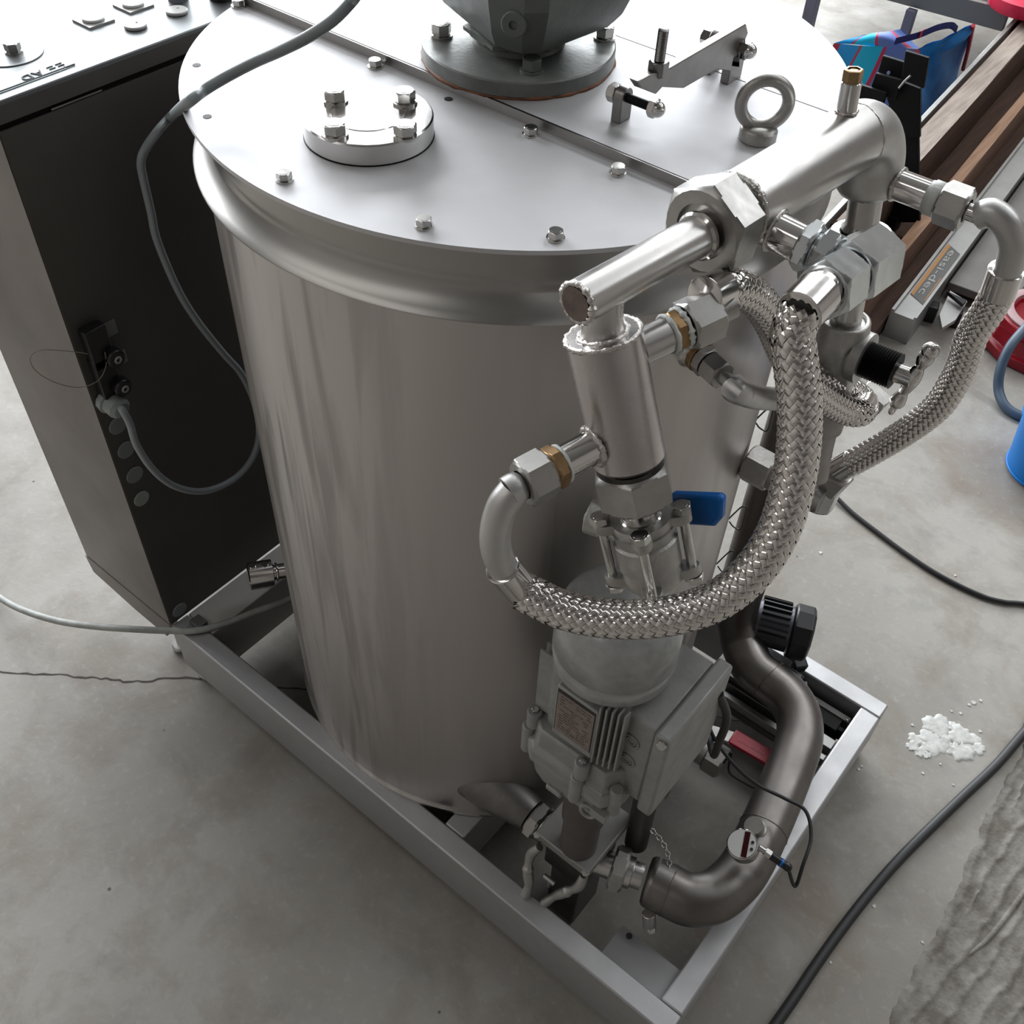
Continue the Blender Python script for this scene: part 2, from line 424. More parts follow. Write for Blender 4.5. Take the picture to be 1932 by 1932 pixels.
# worn ribbed screed at the lower right
mb = MB(); n = 90; W0 = []
e0 = Z(1940, 1380, 0); e1 = Z(1650, 1990, 0); dirv = (e1-e0).normalized(); nv = V((-dirv.y, dirv.x, 0))
if nv.x < 0: nv = -nv
ln = (e1-e0).length*1.15; nx = 150; ny = 150
for j in range(ny+1):
    for i in range(nx+1):
        a = ln*i/nx; bb = 0.42*j/ny
        edge = 0.004*math.sin(a*17)+0.0022*math.sin(a*61+1)+0.0014*math.sin(a*143)+0.0009*math.sin(a*311)
        p = e0 - dirv*0.04 + dirv*a + nv*(bb + edge)
        # ribs run slightly oblique to the edge
        rib = abs(math.sin((bb*1.0 + a*0.14 + 0.002*math.sin(a*19))*PI/0.036))
        z = 0.0012 + (0.0030*(rib**9) if bb > 0.03 else 0.0026*math.exp(-((bb-0.012)/0.006)**2)) + random.uniform(0, 0.0006)
        if j == 0: z = -0.001
        mb.v.append(V((p.x, p.y, z)))
mb.f = [(j*(nx+1)+i, j*(nx+1)+i+1, (j+1)*(nx+1)+i+1, (j+1)*(nx+1)+i) for j in range(ny) for i in range(nx)]
SCREED = mat('ribbed_screed', (0.29, 0.275, 0.245), 0.85, 0, 0, 22, (1, 1, 1), 0, 0.5, 160, col2=(0.16, 0.145, 0.125))
part('worn_ribbed_screed', mb, SCREED, floor, 50)
# broad raised scar crossing the ribs
mb = MB(); mb.tube([Z(1945, 1668, 0), Z(1870, 1765, 0), Z(1830, 1800, 0), Z(1770, 1855, 0), Z(1745, 1885, 0)], lambda t: 0.006*(1-0.75*t), 8, 8)
part('screed_ridge', mb, SCREED, floor, 60)

# ================================================================== TANK
R = 0.36; H = 1.2185; HS = H+0.0106; RT = 0.3492
tank = thing('mixing_tank', 'tall round stainless steel mixing tank with stained cladding and bolted lid', 'tank', (0, 0, 0.15))
mb = MB(); mb.lathe((0, 0, 0), (0, 0, 1), [(0.152, RT-0.02), (0.152, RT), (1.132, RT)], 128, True, False); part('cladding', mb, CLAD, tank, 40)
mb = MB(); mb.lathe((0, 0, 0), (0, 0, 1), [(0.150, RT-0.004), (0.150, RT+0.004), (0.156, RT+0.004), (0.156, RT)], 128, False, False); part('bottom_trim', mb, STEEL, tank, 40)
COLLAR = mat('collar_sheet', (0.42, 0.41, 0.395), 0.33, 1.0, 0.06, 6)
mb = MB()
prof = [(1.1405, RT), (1.1390, R-0.0006), (1.1396, R+0.0006), (1.1408, R-0.0002), (1.1450, R-0.0060), (1.1520, R-0.0135), (1.1600, R-0.0200), (1.1650, R-0.0225), (1.1672, R-0.0222), (1.1690, R-0.0236), (1.1750, R-0.0245), (H-0.006, R-0.0250)]
mb.lathe((0, 0, 0), (0, 0, 1), prof, 128, False, False); part('flared_collar', mb, COLLAR, tank, 50)
# lid: low front leaf, raised middle leaf, rear leaf behind a fine seam
YS = -0.0968; YS2 = 0.118
def seg_poly(r, y0, y1, z, n=72):
    pts = []
    def arc(a, b): return [V((r*math.cos(t), r*math.sin(t), z)) for t in [a+(b-a)*i/n for i in range(n+1)]]
    a0 = math.asin(max(-1, y0/r)); a1 = math.asin(min(1, y1/r))
    if y0 <= -r: return arc(PI - a1, 2*PI + a1)
    if y1 >= r: return arc(a0, PI-a0)
    return arc(a0, a1) + arc(PI-a1, PI-a0)
mb = MB(); mb.prism(seg_poly(R, -1, YS+0.012, H-0.0045), (0, 0, 0.0045)); part('lid_leaf', mb, LID, tank, 30, label='lower front lid leaf with the blind flange')
mb = MB(); mb.prism(seg_poly(R-0.02, YS, YS2-0.03, H-0.004), (0, 0, HS-H)); part('raised_lid_block', mb, STEEL, tank, 30)
mb = MB(); mb.prism(seg_poly(R, YS, YS2-0.0010, HS-0.0035), (0, 0, 0.0035)); part('lid_leaf', mb, LID, tank, 30, label='raised middle lid leaf under the gearbox')
mb = MB(); mb.prism(seg_poly(R, YS2+0.0010, 1, HS-0.0035), (0, 0, 0.0035)); part('lid_leaf', mb, LID, tank, 30, label='rear lid leaf behind the seam')
mb = MB(); mb.prism(seg_poly(R-0.004, YS2-0.02, YS2+0.02, HS-0.006), (0, 0, 0.002)); part('seam_backing', mb, BLACKM, tank, 30)
STEPM = mat('step_edge_bar', (0.40, 0.385, 0.37), 0.34, 1.0, 0.08, 10)
mb = MB(); xe = math.sqrt(R*R-YS*YS)-0.012
mb.box((-xe, YS-0.0015, H-0.001), (xe, YS+0.0015, HS)); part('step_edge_bar', mb, STEPM, tank, 30)
for p in [(450, 8), (708, 122), (1001, 250), (1165, 323), (1048, 446), (800, 423), (537, 336)]:
    q = Z(p[0], p[1]+4, H); bolt(tank, (q.x, q.y, H), (0, 0, 1), 0.0128)
for p in [(371, 123), (391, 220), (846, 187)]:
    q = Z(*p, H); mb = MB(); mb.cyl((q.x, q.y, H-0.001), (q.x, q.y, H+0.0004), 0.0044, seg=20); part('screw_hole', mb, INK, tank, 30)
# blind inspection flange
fc = Z(694, 214, H+0.021); fr = 0.0635; fx, fy = fc.x, fc.y
mb = MB(); mb.lathe((fx, fy, H), (0, 0, 1), [(0, fr-0.004), (0.001, fr), (0.0195, fr), (0.021, fr-0.0015), (0.021, fr*0.58), (0.0205, fr*0.575), (0.0205, fr*0.56), (0.0215, fr*0.555), (0.0215, 0.0001)], 96, True, False)
fl = part('blind_flange', mb, FLPOL, tank, 25)
mb = MB(); mb.lathe((fx, fy, H), (0, 0, 1), [(0, fr*1.008), (0.0012, fr*1.008), (0.0012, fr*0.8)], 64, False, False); part('gasket', mb, BLACKM, fl, 30)
for p in [(633, 186), (763, 188), (632, 250), (765, 252)]:
    q = Z(p[0], p[1]+5, H+0.021); bolt(fl, (q.x, q.y, H+0.021), (0, 0, 1), 0.0195, h=0.010)
# cone shaped bottom outlet with its union
o0 = Z(935, 1480, 0.22); o1 = Z(1000, 1535, 0.215)
cax = (o1-o0).normalized()
mb = MB(); mb.lathe(o0-cax*0.05, cax, [(0, 0.05), (0.055, 0.044), (0.115, 0.030), (0.125, 0.027)], 40); cone = part('outlet_cone', mb, mat('dull_cone', (0.24, 0.23, 0.22), 0.48, 1.0, 0.2, 40), tank, 40)
mb = MB(); mb.hex(o0+cax*0.078, o0+cax*0.098, 0.056); part('outlet_nut', mb, NUT, cone, 30)
mb = MB(); mb.cyl(o0+cax*0.098, o0+cax*0.112, 0.026, ch=0.002); part('outlet_ring', mb, NUT, cone, 30)
# wire lacing hooks standing off the cladding on the far right side
for cx_, cy_ in [(1424, 866), (1396, 978), (1374, 1062), (1446, 792)]:
    mb = MB(); mb.tube([Y(cx_+a, cy_+b, 0.165) for a, b in [(-20, 6), (-12, 16), (2, 20), (10, -8), (12, -20), (4, -22), (-10, -10), (-22, 2)]], 0.0011, 8, 4)
    part('lacing_hook', mb, mat('dark_wire', (0.10, 0.10, 0.10), 0.4, 1.0), tank, 60)
# sample port on the cladding with bent tube
pp = CYL(1309, 662, RT); pn = V((pp.x, pp.y, 0)).normalized()
tp = [X(1340, 695, pp.x+0.045)]
mb = MB(); mb.lathe(pp-pn*0.004, pn, [(0, 0.021), (0.006, 0.0185), (0.010, 0.015)], 32); port = part('port_boss', mb, WELD, tank, 40, label='weld boss on the cladding with rusty ring')
mb = MB(); mb.cyl(pp+pn*0.006, pp+pn*0.013, 0.0165, ch=0.001); part('brass_ring', mb, BRASS, port, 30)
mb = MB(); mb.hex(pp+pn*0.013, pp+pn*0.023, 0.029); part('port_nut', mb, NUT, port, 30)
mb = MB(); mb.hex(pp+pn*0.024, pp+pn*0.046, 0.027, rot=0.3); part('port_nut', mb, NUT, port, 30)
mb = MB(); mb.cyl(pp+pn*0.046, pp+pn*0.062, 0.0075); part('port_spigot', mb, NUT, port, 30)
xx = pp + pn*0.060
mb = MB(); mb.tube([xx, xx+pn*0.014, X(1385, 735, 0.395), X(1420, 748, 0.402), X(1470, 752, 0.402), X(1540, 742, 0.402)], 0.0125, 20, 8); part('bent_tube', mb, ELBOW, tank, 50)

# ================================================================== AGITATOR DRIVE
ag = thing('agitator_gearbox', 'dark grey agitator gearbox standing on a round flange on the tank lid', 'gearbox', (0, 0, HS))
FR = 0.1045
mb = MB(); mb.torus((0, 0, HS+0.001), (0, 0, 1), FR-0.001, 0.0022, 72, 8, jit=0.5); part('sealant_bead', mb, ORANGE, ag, 60, label='orange sealant squeezed out under the flange')
mb = MB(); mb.lathe((0, 0, HS), (0, 0, 1), [(0.001, FR-0.002), (0.003, FR), (0.0165, FR), (0.018, FR-0.0015), (0.018, 0.05)], 96, True, False); agf = part('mounting_flange', mb, FLG, ag, 30)
for p in [(833, 62), (1003, 128), (1140, 66)]:
    q = Z(p[0], p[1]+6, HS+0.018); bolt(agf, (q.x, q.y, HS+0.018), (0, 0, 1), 0.0185, h=0.0115, m=(GPAINT if p[0] == 1003 else None), key='p' if p[0] == 1003 else '')
bolt(agf, (-0.02, 0.08, HS+0.018), (0, 0, 1), 0.0185, h=0.0115)
mb = MB(); mb.lathe((0, 0, HS+0.018), (0, 0, 1), [(0, 0.050), (0.003, 0.0485), (0.030, 0.0485), (0.030, 0.060)], 48, False, False); part('neck', mb, GPAINT, ag, 30)
mb = MB(); mb.hex((0.0, 0.0, HS+0.024), (0, 0, HS+0.034), 0.104, rot=0.2, ch=0.05); part('neck_collar', mb, GPAINT, ag, 30)
# octagonal cast housing (only its foot is inside the picture)
hz = HS+0.042
D4 = [Z(915, 63, hz+0.012), Z(965, 92, hz), Z(1040, 98, hz), Z(1075, 90, hz+0.004), Z(1205, 18, hz+0.03)]
poly = [(-0.088, -0.030), (0.030, -0.078), (0.062, -0.074), (0.075, -0.060), (0.088, 0.045), (0.062, 0.078), (-0.045, 0.085), (-0.085, 0.055)]
def hous(z, s): return [V((x*s*1.06, y*s*1.06, z)) for x, y in poly]
mb = MB(); mb.ring_tube([hous(hz-0.004, 0.80), hous(hz, 0.9), hous(hz+0.016, 1.04), hous(hz+0.05, 1.18), hous(hz+0.22, 1.18), hous(hz+0.235, 1.1)]); part('gearbox_housing', mb, GPAINT, ag, 20, bev=0.003)
pn1 = V((0.38, -0.92, 0.0)).normalized(); pq = Z(971, 40, hz+0.03)
sc0 = Y(971, 44, -0.092)
mb = MB(); mb.lathe(sc0, pn1, [(0, 0.0125), (0.004, 0.0125), (0.005, 0.0115), (0.005, 0.0045), (0.002, 0.0045), (0.002, 0.0001)], 32, True, False); part('drain_plug', mb, GPAINT, ag, 30)

# ================================================================== LATCH ARM ON THE LID
la = thing('hinged_latch_arm', 'dark steel latch arm with cap nuts and threaded stud on the lid', 'latch', (0.19, 0.06, HS))
LATCH = mat('latch_steel', (0.30, 0.29, 0.28), 0.36, 1.0, 0.15, 30)
# arm: plate standing on edge from the lug near the gearbox to the far pivot
def AX(px, py, x): return X(px, py, x)
xa = 0.205
poly = [AX(1408, 45, xa), AX(1412, 62, xa), AX(1397, 100, xa), AX(1395, 137, xa), AX(1352, 131, xa), AX(1290, 167, xa), AX(1250, 165, xa), AX(1238, 178, xa), AX(1212, 168, xa), AX(1203, 154, xa), AX(1225, 143, xa), AX(1262, 130, xa)]
mb = MB(); mb.prism(poly, (-0.010, 0.0, 0)); part('arm_plate', mb, LATCH, la, 20, bev=0.001)
foot = AX(1375, 140, xa-0.005)
mb = MB(); mb.box((xa-0.010, foot.y-0.008, HS), (xa, foot.y+0.02, HS+0.03)); part('rear_lug', mb, LATCH, la, 30, bev=0.001)
# stud standing on the arm
st = AX(1242, 130, xa-0.005)
mb = MB(); mb.hex(st-V((0, 0, 0.006)), st+V((0, 0, 0.008)), 0.017); part('stud_nut', mb, LATCH, la, 30)
mb = MB(); s0 = st+V((0, 0, 0.008))
mb.lathe(s0, (0, 0, 1), [(i*0.0008, 0.0052 if i % 2 else 0.0046) for i in range(36)]+[(0.0292, 0.0035)], 16); part('threaded_stud', mb, LATCH, la, 60)
# front lug with bolt and cap nut
lg = Z(1162, 222, HS)
mb = MB(); pr = []
for i in range(13):
    t = PI*i/12; pr.append(V((lg.x, lg.y-0.0095*math.cos(t), HS+0.024+0.0095*math.sin(t))))
pr = [V((lg.x, lg.y-0.0095, HS))]+pr+[V((lg.x, lg.y+0.0095, HS))]
mb.prism(pr, (0.011, 0, 0)); part('front_lug', mb, LATCH, la, 30, bev=0.0008)
lc = V((lg.x, lg.y, HS+0.024))
mb = MB(); mb.hex(lc-V((0.010, 0, 0)), lc-V((0.001, 0, 0)), 0.0165); part('bolt_head', mb, BOLT, la, 30)
mb = MB(); mb.cyl(lc, lc+V((0.045, 0, 0)), 0.0045, seg=16); part('bolt_shank', mb, BLACKM, la, 30)
mb = MB(); mb.hex(lc+V((0.038, 0, 0)), lc+V((0.046, 0, 0)), 0.0165); mb.sphere(lc+V((0.046, 0, 0)), 0.0078, (1, 1, 1), 20, 8, ax=(1, 0, 0), half=True); part('cap_nut', mb, POL, la, 30)
# rear pivot
pc = AX(1400, 92, xa)
mb = MB(); mb.hex(pc, pc+V((0.009, 0, 0)), 0.0165); mb.sphere(pc+V((0.009, 0, 0)), 0.0078, (1, 1, 1), 20, 8, ax=(1, 0, 0), half=True); part('cap_nut', mb, POL, la, 30)
mb = MB(); mb.cyl(pc-V((0.04, 0, 0)), pc, 0.0045, seg=16); part('bolt_shank', mb, BLACKM, la, 30)
mb = MB(); pr = [V((pc.x-0.036, pc.y-0.010*math.cos(PI*i/12), pc.z+0.010*math.sin(PI*i/12))) for i in range(13)]
pr = [V((pc.x-0.036, pc.y-0.010, HS))]+pr+[V((pc.x-0.036, pc.y+0.010, HS))]
mb.prism(pr, (0.010, 0, 0)); part('rear_lug', mb, LATCH, la, 30, bev=0.0008)
mb = MB(); mb.hex(pc-V((0.047, 0, 0)), pc-V((0.037, 0, 0)), 0.0165); part('bolt_head', mb, BOLT, la, 30)

# ================================================================== LIFTING EYE
ec = Z(1428, 262, HS)
le = thing('lifting_eye', 'grey steel lifting eye ring standing on the lid beside the pipe', 'eye bolt', (ec.x, ec.y, HS))
mb = MB(); mb.lathe(ec, (0, 0, 1), [(0, 0.0175), (0.001, 0.0185), (0.010, 0.0185), (0.013, 0.0165), (0.015, 0.010)], 40); EYE = mat('forged_eye', (0.42, 0.41, 0.39), 0.42, 1.0, 0.08, 60, (1, 1, 1), 0.04, 0.1, 400)
part('eye_base', mb, EYE, le, 40)
fwd = V((CAM.x-ec.x, CAM.y-ec.y, 0)).normalized(); fwd = (fwd + V((0.15, 0.2, 0))).normalized()
mb = MB(); mb.torus(ec+V((0, 0, 0.036)), fwd, 0.0225, 0.0062, 56, 16); part('eye_ring', mb, EYE, le, 60)

# ================================================================== JACKETED PIPE ABOVE THE LID
zp = 1.268
def pz(px, py): return Z(px, py, zp)
a0 = pz(1385, 398); a1 = pz(1610, 258); pd = (a1-a0).normalized()
hp = thing('jacketed_pipe', 'thick stainless jacketed pipe with elbow running over the right lid edge', 'pipe', (a0.x, a0.y, a0.z-0.035))
pr_ = 0.0305
mb = MB(); mb.lathe(a0, pd, [(0, pr_-0.006), (0.001, pr_), ((a1-a0).length, pr_)], 64, True, False); part('pipe_barrel', mb, PIPE, hp, 40)
mb = MB(); mb.torus(a0+pd*0.002, pd, pr_-0.001, 0.0026, 72, 8, jit=0.35); part('weld_bead', mb, WELD, hp, 60)
mb = MB(); mb.torus(a1, pd, pr_-0.0006, 0.0013, 72, 6, jit=0.5); part('weld_bead', mb, WELD, hp, 60)
# elbow
er = 0.043; down = V((0.16, 0.0, -1)).normalized()
ex = (down - pd*down.dot(pd)).normalized()
ep = [a1 + pd*(er*math.sin(t)) + ex*(er*(1-math.cos(t))) for t in [PI/2*i/16 for i in range(17)]]
ee = ep[-1] + ex*0.012
mb = MB(); T, A, B = frames(ep+[ee]); rings = [[p + (A[i]*math.cos(2*PI*j/48)+B[i]*math.sin(2*PI*j/48))*pr_ for j in range(48)] for i, p in enumerate(ep+[ee])]
T2 = ex
for k, rr in ((0.008, 0.97), (0.013, 0.86), (0.016, 0.6)):
    rings.append([ee + T2*k + (A[-1]*math.cos(2*PI*j/48)+B[-1]*math.sin(2*PI*j/48))*pr_*rr for j in range(48)])
mb.ring_tube(rings, False, True); part('elbow', mb, ELBOW, hp, 60)
# riser below the elbow
r0 = ee + ex*0.014; rt1 = r0 + ex*0.052
mb = MB(); mb.cyl(r0, rt1, 0.0165); part('riser_tube', mb, PIPE, hp, 40)
mb = MB(); mb.torus(r0+ex*0.001, ex, 0.0172, 0.0022, 48, 8, jit=0.3); part('weld_bead', mb, WELD, hp, 60)
# plugged socket on top
sp = pz(1558, 262); sp = a0 + pd*((sp-a0).dot(pd)); up = (V((-0.10, 0.0, 1)) - pd*0.0).normalized()
mb = MB(); mb.cyl(sp+up*(pr_-0.002), sp+up*(pr_+0.026), 0.0088, ch=0.0008); skt = part('plug_socket', mb, POL, hp, 40)
mb = MB(); mb.torus(sp+up*(pr_+0.0005), up, 0.0092, 0.0014, 32, 6, jit=0.3); part('weld_bead', mb, WELD, skt, 60)
mb = MB(); mb.lathe(sp+up*(pr_+0.026), up, [(0, 0.0085), (0.010, 0.0085), (0.0105, 0.0075), (0.0105, 0.0060), (0.006, 0.0058)], 6, True, True); mb.box((-0.0035, -0.0035, 0), (0.0035, 0.0035, 0.0095), basis(sp+up*(pr_+0.026), pd, up.cross(pd))@Matrix.Identity(4)); part('brass_plug', mb, BRASS, skt, 30, label='brass screw plug with square drive')
# front stub with hexagon adapters (points to +x)
st0 = a0 + pd*0.019; sx = V((1, -0.02, 0.0)).normalized()
stubr = 0.0165
fa = Y(1430, 423, st0.y); z0 = 0
sbase = V((st0.x, st0.y, zp-0.012))
sdir = (Y(1575, 500, st0.y) - Y(1430, 423, st0.y)); sdir = V((1, 0.0, -0.06)).normalized()
mb = MB(); mb.cyl(sbase+sdir*0.020, sbase+sdir*0.056, stubr); s1 = part('side_stub', mb, POL, hp, 40)
mb = MB(); mb.torus(sbase+sdir*0.030, sdir, stubr+0.0005, 0.002, 48, 8, jit=0.35); part('weld_bead', mb, WELD, s1, 60)
mb = MB(); mb.hex(sbase+sdir*0.055, sbase+sdir*0.067, 0.039, rot=0.2); part('hex_adapter', mb, ZINC, hp, 30)
mb = MB(); mb.hex(sbase+sdir*0.070, sbase+sdir*0.085, 0.039, rot=0.5); part('hex_adapter', mb, ZINC, hp, 30)
mb = MB(); mb.lathe(sbase+sdir*0.064, sdir, [(i*0.0011, 0.0155 if i % 2 else 0.0142) for i in range(38)], 32); part('adapter_thread', mb, ZINC, hp, 60)
# right stub out of the elbow
e2 = ep[-1]+ex*0.002; q0 = Y(1697, 345, e2.y)
qd = V((1, 0, 0.0)).normalized(); e2 = V((e2.x, e2.y, Y(1730, 362, e2.y).z))
mb = MB(); mb.cyl(e2+qd*0.020, e2+qd*0.060, 0.0145); s2 = part('side_stub', mb, POL, hp, 40)
mb = MB(); mb.torus(e2+qd*0.030, qd, 0.0150, 0.0018, 40, 8, jit=0.3); part('weld_bead', mb, WELD, s2, 60)
mb = MB(); mb.lathe(e2+qd*0.060, qd, [(0, 0.0150), (0.002, 0.0152), (0.003, 0.0165), (0.012, 0.0165), (0.0135, 0.015)], 32); part('sealing_tape', mb, PTFE, hp, 60, label='white thread tape bulging from the joint')
h3n0 = e2+qd*0.073
# union nut joining the outlet arm
n0 = pz(1273, 470); n1 = a0 - pd*0.004
# ================================================================== OUTLET ARM
b0 = pz(1087, 573); b1 = pz(1305, 452); bd = (b1-b0).normalized()
arm = thing('outlet_swing_arm', 'slim stainless outlet arm with welded jacket cylinder hanging before the tank', 'pipe', (b0.x, b0.y, 1.0))
mb = MB(); mb.lathe(b0, bd, [(0, 0.013), (0.002, 0.0168), ((b1-b0).length+0.02, 0.0168)], 48); part('arm_tube', mb, PIPE, arm, 40)
mb = MB(); mb.torus(b0+bd*0.0015, bd, 0.0150, 0.0028, 56, 8, jit=0.4); part('weld_bead', mb, WELD, arm, 60)
DARKCAP = mat('heat_tinted_cap', (0.20, 0.16, 0.15), 0.35, 1.0, 0.3, 60)
mb = MB(); mb.cyl(b0-bd*0.0012, b0+bd*0.001, 0.0135); part('end_cap', mb, DARKCAP, arm, 40, label='heat-tinted end cap')
mb = MB(); mb.lathe(b1+bd*0.004, bd, [(0, 0.0180), (0.002, 0.0200), (0.005, 0.0200), (0.007, 0.0175), (0.016, 0.0175)], 48); part('union_tail', mb, POL, arm, 40)
nut0 = b1 + bd*0.002; 
mb = MB(); mb.hex(a0-pd*0.046, a0-pd*0.010, 0.070, rot=PI/6+0.05, ch=0.10, bore=0.0235); part('union_nut', mb, NUT, hp, 30, label='large hexagon union nut')
mb = MB(); mb.cyl(a0-pd*0.012, a0, 0.026); mb.cyl(a0-pd*0.038, a0-pd*0.018, 0.0232); part('union_spigot', mb, STEEL, hp, 40)
# leaning jacket cylinder
yj = -0.335
j0 = Y(1137, 628, yj); j1 = Y(1187, 868, yj); jd = (j1-j0).normalized()
tee = b0 + bd*((Y(1135, 552, yj)-b0).dot(bd))
mb = MB(); mb.tube([tee, tee+(j0-tee)*0.5, j0+jd*0.004], lambda t: 0.0155 if t < 0.6 else 0.0155+0.008*(t-0.6), 32, 6); part('arm_neck', mb, PIPE, arm, 50)
mb = MB(); mb.torus(j0+jd*0.0005, jd, 0.0190, 0.0026, 40, 8, jit=0.45); part('weld_bead', mb, WELD, arm, 60)
JR = 0.0308; JL = (j1-j0).length
JACK = mat('mirror_jacket', (0.58, 0.55, 0.54), 0.27, 1.0, 0.10, 18, (1, 1, 1), 0.05)
mb = MB(); mb.lathe(j0, jd, [(0, 0.012), (0.0, JR-0.003), (0.002, JR), (JL-0.004, JR), (JL, JR-0.003), (JL, 0.012)], 72); jc = part('jacket_cylinder', mb, JACK, arm, 30)
mb = MB(); mb.torus(j0+jd*0.001, jd, JR-0.0012, 0.0020, 90, 8, jit=0.4); part('weld_bead', mb, WELD, jc, 60)
# upper port towards +y, lower port towards -y
up0 = j0+jd*0.022 + V((0.004, 0, 0)); yd = V((0.0, 1, 0))
def ydir(pA, pB, x): return (X(*pB, x)-X(*pA, x)).normalized()
ud = (PL(1300, 573, up0, jd)-PL(1215, 612, up0, jd)).normalized()
mb = MB(); mb.cyl(up0+ud*0.024, up0+ud*0.051, 0.0145); part('port_tube', mb, PIPE, arm, 40)
mb = MB(); mb.torus(up0+ud*0.053, ud, 0.0150, 0.0022, 40, 8, jit=0.2); part('sealing_tape', mb, PTFE, arm, 60)
mb = MB(); mb.hex(up0+ud*0.054, up0+ud*0.064, 0.031, rot=0.2); part('brass_nipple', mb, BRASS, arm, 30, label='brass nipple between port and hose nut')
mb = MB(); mb.torus(up0+ud*0.065, ud, 0.0155, 0.0026, 40, 8, jit=0.35); mb.sphere(up0+ud*0.065+V((0.004, -0.004, -0.018)), 0.004); part('sealing_tape', mb, PTFE, arm, 60)
uN = up0+ud*0.068
lo0 = j0+jd*(JL-0.022); lo0 = j0+jd*(JL-0.029); ld = (PL(1040, 880, lo0, jd)-PL(1122, 836, lo0, jd)).normalized()
mb = MB(); mb.cyl(lo0+ld*0.022, lo0+ld*0.060, 0.0145); p2 = part('port_tube', mb, POL, arm, 40)
mb = MB(); mb.torus(lo0+ld*0.0305, ld, 0.0155, 0.0024, 44, 8, jit=0.4); part('weld_bead', mb, WELD, p2, 60)
mb = MB(); mb.torus(lo0+ld*0.061, ld, 0.0150, 0.0018, 40, 8, jit=0.2); part('sealing_tape', mb, PTFE, arm, 60)
mb = MB(); mb.hex(lo0+ld*0.062, lo0+ld*0.073, 0.032, rot=0.4); part('brass_nipple', mb, BRASS, arm, 30, label='brass nipple between port and hose nut')
lN = lo0+ld*0.076
# lower union nut + spigot to the valve
k0 = j1 + jd*0.002
mb = MB(); mb.cyl(k0-jd*0.004, k0+jd*0.03, 0.0185); part('union_tail', mb, POL, arm, 40)
mb = MB(); mb.hex(k0+jd*0.003, k0+jd*0.038, 0.060, rot=0.42, ch=0.10, bore=0.0225); part('union_nut', mb, NUT, arm, 30, label='hexagon union nut above the ball valve')
k1 = k0+jd*0.038
mb = MB(); mb.lathe(k0+jd*0.034, jd, [(0, 0.0165), (0.022, 0.0165), (0.024, 0.0195), (0.030, 0.0195)], 40); part('outlet_tube', mb, POL, arm, 40)

# ================================================================== BALL VALVE
v0 = k0+jd*0.057
bv = thing('ball_valve', 'three-piece stainless ball valve with blue lever under the outlet arm', 'valve', v0+jd*0.09)
va, vb = frame_of(jd)
# valve clock angle: one ear faces the viewer
viewp = (CAM-v0); viewp = (viewp-jd*viewp.dot(jd)).normalized(); side = jd.cross(viewp).normalized()
def ears(h0, h1):
    out = []
    def prof(t):
        e = abs(((t/(PI/2)) % 1.0)-0.0); e = min(e, 1-e)   # 0 at ear
        return 0.0265 + 0.0165*max(0.0, 1-(e/0.21)**2.2) if e < 0.21 else 0.0265
    N_ = 96
    for h in (h0, h0+0.001, h1-0.001, h1):
        k = 0.985 if h in (h0, h1) else 1.0
        out.append([v0+jd*h+(viewp*math.cos(2*PI*j/N_+0.12)+side*math.sin(2*PI*j/N_+0.12))*prof(2*PI*j/N_)*k for j in range(N_)])
    return out
mb = MB(); mb.ring_tube(ears(0.000, 0.0095)); part('end_flange', mb, CAST, bv, 45)
mb = MB(); mb.ring_tube(ears(0.058, 0.068)); part('end_flange', mb, CAST, bv, 45)
mb = MB(); mb.lathe(v0, jd, [(0.009, 0.0280), (0.012, 0.0270), (0.020, 0.0262), (0.022, 0.0285), (0.048, 0.0285), (0.050, 0.0262), (0.058, 0.0275)], 56); part('valve_body', mb, CAST, bv, 40)
for k in range(4):
    t = k*PI/2+0.12; ce = v0+(viewp*math.cos(t)+side*math.sin(t))*0.0355
    mb = MB(); mb.cyl(ce+jd*0.0095, ce+jd*0.070, 0.0045, seg=16); part('tie_rod', mb, BOLT, bv, 40)
    bolt(bv, ce, -jd, 0.0155, h=0.0075, washer=False)
    bolt(bv, ce+jd*0.069, jd, 0.0155, h=0.0065, washer=False)
mb = MB(); mb.lathe(v0+jd*0.066, jd, [(0, 0.0195), (0.016, 0.0195), (0.018, 0.018), (0.0185, 0.012), (0.006, 0.012)], 6); part('valve_outlet', mb, CAST, bv, 30)
# lever and stem on the left rear, blue grip to the right rear
stm = v0+jd*0.034; sdv = (-viewp*0.55 - side*0.83).normalized()
lv0 = Y(1255, 935, yj+0.055); 
mb = MB(); gp = [Y(1262, 934, yj+0.05), Y(1352, 938, yj+0.05), Y(1362, 944, yj+0.05), Y(1360, 980, yj+0.05), Y(1347, 995, yj+0.05), Y(1268, 990, yj+0.05)]
mb.prism(gp, (0, 0.010, 0)); part('lever_grip', mb, BLUE, bv, 30, bev=0.003, label='blue vinyl lever grip')
mb = MB(); gp = [Y(1180, 958, yj+0.052), Y(1275, 945, yj+0.052), Y(1275, 975, yj+0.052), Y(1185, 980, yj+0.052)]
mb.prism(gp, (0, 0.003, 0)); part('lever_arm', mb, CAST, bv, 30)
sc1 = Y(1113, 975, yj+0.01)
mb = MB(); mb.cyl(sc1-V((0.002, 0, 0)), sc1+V((0.012, 0.004, 0)), 0.0165, ch=0.001, seg=40); part('stem_cap', mb, CAST, bv, 40)
mb = MB(); mb.cyl(sc1, stm, 0.009, seg=24); part('stem', mb, CAST, bv, 40)

